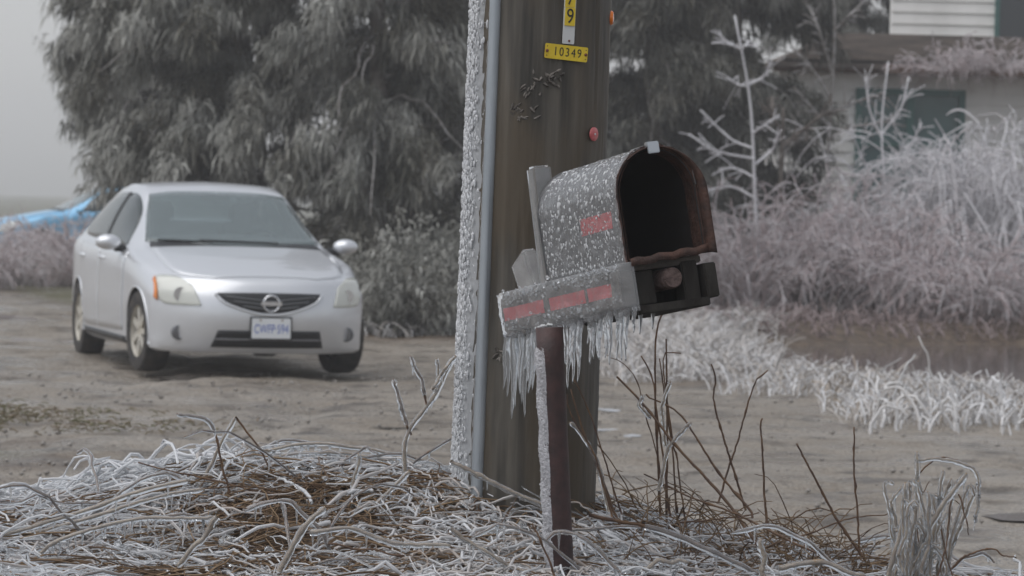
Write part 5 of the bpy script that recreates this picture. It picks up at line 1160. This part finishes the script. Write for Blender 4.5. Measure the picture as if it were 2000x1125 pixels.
for i, (lb, po, Y, r) in enumerate([
    ('curving dark weed stalk, first to the right of the tall clump', [(1457, 997), (1432, 919), (1413, 851), (1394, 783), (1396, 740), (1389, 711)], 10.0, 0.004),
    ('pale weed stalk leaning right with a hooked tip', [(1403, 982), (1428, 900), (1452, 822), (1476, 745), (1500, 723)], 10.1, 0.0036),
    ('straight blackish weed stalk standing alone over the drive', [(1500, 1045), (1493, 948), (1486, 837), (1489, 817)], 9.8, 0.0042),
    ('gnarled weed stalk slanting left, right of the straight blackish one', [(1690, 1095), (1636, 1016), (1607, 963), (1578, 909), (1556, 866)], 9.4, 0.0046),
    ('thin upright weed stalk nearest the big iced tuft', [(1680, 1079), (1672, 968), (1667, 890), (1668, 834)], 9.4, 0.0036),
    ('thin brown stalk lying slanted toward the big iced tuft', [(1490, 1075), (1539, 1055), (1636, 1021), (1738, 1001)], 9.5, 0.003),
    ('short crooked twig over the drive at the lower right', [(1860, 1110), (1890, 1085), (1935, 1070), (1960, 1085), (1985, 1090)], 8.9, 0.0032)]):
    stem_thing('weed_stalk', lb, 'weed', [(po, Y, r, False)], seed=10 + i, group='dead weed stalks right of the mailbox')
T = 8.9
rt_ = np.random.default_rng(190); extra = []
for k in range(22):
    bx_ = rt_.uniform(1735, 1850); tx = bx_ + rt_.normal(10, 32); ty = rt_.uniform(935, 1075); extra.append(([(bx_, 1130), ((bx_ + tx) / 2 + rt_.normal(0, 8), (1130 + ty) / 2), (tx, ty), (tx + rt_.normal(12, 10), ty + rt_.uniform(-8, 22))], T + rt_.uniform(-0.12, 0.12), rt_.uniform(0.0018, 0.0035), rt_.uniform() < 0.75))
stem_thing('iced_tuft', 'upright grass tuft encased in thick clear ice at the lower right', 'grass tuft', [
    ([(1782, 1125), (1788, 1010), (1792, 920), (1791, 882)], T, 0.004, True), ([(1735, 1125), (1765, 1010), (1768, 942)], T - 0.05, 0.0045, True), ([(1770, 1125), (1800, 1062), (1844, 982), (1888, 924)], T, 0.005, True),
    ([(1790, 900), (1840, 897), (1902, 917), (1910, 965), (1906, 1020)], T, 0.0025, True), ([(1820, 1070), (1835, 970), (1842, 918)], T + 0.05, 0.003, True), ([(1750, 1030), (1742, 985), (1760, 950)], T, 0.003, True),
    ([(1790, 930), (1830, 895), (1870, 898)], T + 0.05, 0.0025, False), ([(1872, 965), (1885, 1005), (1892, 1045)], T, 0.0022, False), ([(1800, 1100), (1790, 1000), (1815, 940)], T + 0.1, 0.002, False),
    ([(1840, 1125), (1830, 1050), (1850, 1000)], T, 0.002, True), ([(1760, 1125), (1745, 1060), (1738, 1010)], T, 0.002, True), ([(1860, 1125), (1845, 1070), (1835, 1020)], T, 0.002, False), ([(1800, 1120), (1815, 1040), (1812, 960)], T - 0.05, 0.0035, True)] + extra, fringe=3, seed=30)
stem_thing('iced_sapling_shoot', 'forked iced twig shoot standing just left of the utility pole', 'twig', [
    ([(815, 1050), (792, 930), (800, 845), (850, 765), (888, 698)], 9.7, 0.0045, True), ([(803, 850), (785, 800), (768, 740)], 9.7, 0.0038, 0.2), ([(833, 790), (822, 742), (800, 695)], 9.7, 0.0034, 0.2), ([(850, 765), (856, 730), (852, 700)], 9.7, 0.003, True)], fringe=3, seed=31)
stem_thing('bent_weed', 'dark bent weed stalk with a glazed tip, tallest of the left verge', 'weed', [([(472, 1065), (455, 985), (435, 915), (410, 826), (345, 808)], 9.6, 0.0042, 0.72)], seed=32)
stem_thing('bent_weed', 'iced stem folded into a peak beside the tallest bent weed', 'weed', [([(385, 965), (425, 880), (460, 814)], 9.7, 0.004, True), ([(460, 814), (510, 882), (550, 957)], 9.7, 0.0034, False)], seed=33)
for i, (lb, po, Y, r, ic, fr) in enumerate([
    ('longest iced stem arching over the top of the left heap', [(300, 965), (440, 905), (520, 880), (600, 867), (680, 875), (770, 890), (850, 925)], 10.0, 0.004, True, 26),
    ('second iced arching stem close under the longest one', [(440, 918), (520, 896), (600, 884), (680, 886), (770, 905), (840, 940)], 9.95, 0.0036, True, 30),
    ('brown stem crossing the left heap with a bare tip', [(570, 968), (500, 958), (400, 935), (270, 903)], 9.6, 0.0036, False, 0),
    ('long straight iced stem rising from the left edge', [(-20, 1052), (150, 1003), (260, 962), (370, 938)], 9.3, 0.0045, True, 8),
    ('lower iced stem parallel to the left edge stem', [(-20, 1062), (160, 1016), (300, 972), (400, 955)], 9.35, 0.004, True, 14),
    ('iced stem with a comb of icicles at the lower left', [(75, 1085), (120, 1050), (240, 1020), (420, 1008)], 9.0, 0.004, True, 46),
    ('thick iced stub pointing down left in the middle of the heap', [(425, 1008), (400, 1045), (345, 1105)], 8.9, 0.0055, True, 0),
    ('thick pale iced stub leaning right at the bottom edge', [(545, 1118), (590, 1035), (635, 990)], 8.8, 0.0055, True, 0),
    ('flat iced stem running toward the foot of the pole', [(605, 1040), (680, 1032), (760, 1058), (880, 1066)], 9.0, 0.0042, True, 10),
    ('thin brown stem lying toward the foot of the pole', [(640, 1062), (760, 1080), (790, 1085)], 8.95, 0.0034, False, 0),
    ('iced stem slanting up from the heap toward the forked shoot', [(690, 1040), (740, 980), (800, 920)], 9.5, 0.004, True, 4),
    ('iced stem leaning up right beside the burrow-like dark hollow', [(672, 1030), (690, 960), (700, 885)], 9.6, 0.0038, True, 8),
    ('iced stalk lying from the pole foot to the post', [(880, 900), (940, 930), (1010, 965), (1060, 985)], 9.45, 0.0042, True, 3),
    ('long brown and iced stalk lying right of the post', [(1150, 1005), (1300, 1040), (1420, 1090), (1500, 1130)], 9.1, 0.0055, 0.3, 4),
    ('iced stalk lying left of the post at the bottom edge', [(880, 1032), (960, 1085), (1030, 1120)], 8.9, 0.004, True, 3),
    ('upright short iced stub at the bottom right of the post', [(1492, 1130), (1490, 1080), (1486, 1052)], 8.8, 0.0055, True, 0),
    ('short dark twig slanting beside the foot of the post', [(1085, 1128), (1060, 1065), (1040, 1022)], 8.75, 0.0034, False, 0),
    ('iced twig reaching from the shoot to the pole', [(845, 760), (870, 720), (890, 695)], 9.6, 0.0035, True, 2),
    ('jagged iced stalk lying at the bottom right', [(1520, 1110), (1600, 1098), (1690, 1128)], 8.9, 0.006, True, 5),
    ('iced bent stalk at the bottom centre right', [(1255, 1110), (1300, 1095), (1345, 1100)], 8.9, 0.005, True, 4)]):
    stem_thing('iced_stalk' if ic else 'weed_stalk', lb, 'weed', [(po, Y, r, ic)], fringe=fr, seed=50 + i, group='stalks lying on the verge')
# thin uprights of grass around the weeds
p = np.stack([rng.uniform(0.25, 1.05, 420), rng.uniform(9.2, 10.2, 420)], 1)
strand_field('dry_grass', p, rng.uniform(0.06, 0.22, 420), rng.uniform(0, 6.28, 420), LITTER, 'thin dry grass blades among the weeds right of the post', 140, 0.0014, (0.3, 1.2), (0, 1), 3, 6, 0.5)
p = in_px((-40, 735, 520, 850), 5200, 141); p = p[(vnoise(p[:, 0], p[:, 1], 2.6, 9) + rng.normal(0, 0.25, len(p)) > 0.08) & (p[:, 0] < -1.2 - 0.12 * (17.5 - p[:, 1]) ** 2 + rng.normal(0, 0.5, len(p)))]
o, _ = strand_field('short_grass', p, rng.uniform(0.03, 0.08, len(p)), rng.uniform(0, 6.28, len(p)), pmat('mossy_grass', (0.12, 0.12, 0.05), 0.8, attr='tint', acol=(0.17, 0.125, 0.08)), 'short mossy grass on the left side of the drive', 142, 0.004, (0.1, 0.7), (0, 1), 3, 5)
# ================================================================== the air
def haze():
    b = MB().box((0, 320, 9.3), (840, 790, 21.4))
    m = bpy.data.materials.new('haze'); m.use_nodes = True; N = m.node_tree.nodes; L = m.node_tree.links
    N.remove(N['Principled BSDF']); v = N.new('ShaderNodeVolumePrincipled')
    v.inputs['Color'].default_value = (0.93, 0.94, 0.96, 1); v.inputs['Density'].default_value = HAZE_DENSITY; v.inputs['Anisotropy'].default_value = 0.2
    L.new(v.outputs[0], N['Material Output'].inputs['Volume'])
    tag(b.build('haze', m), 'pale freezing fog hanging over the whole place', 'haze', kind='stuff')
HAZE_DENSITY = 0.0018
haze()
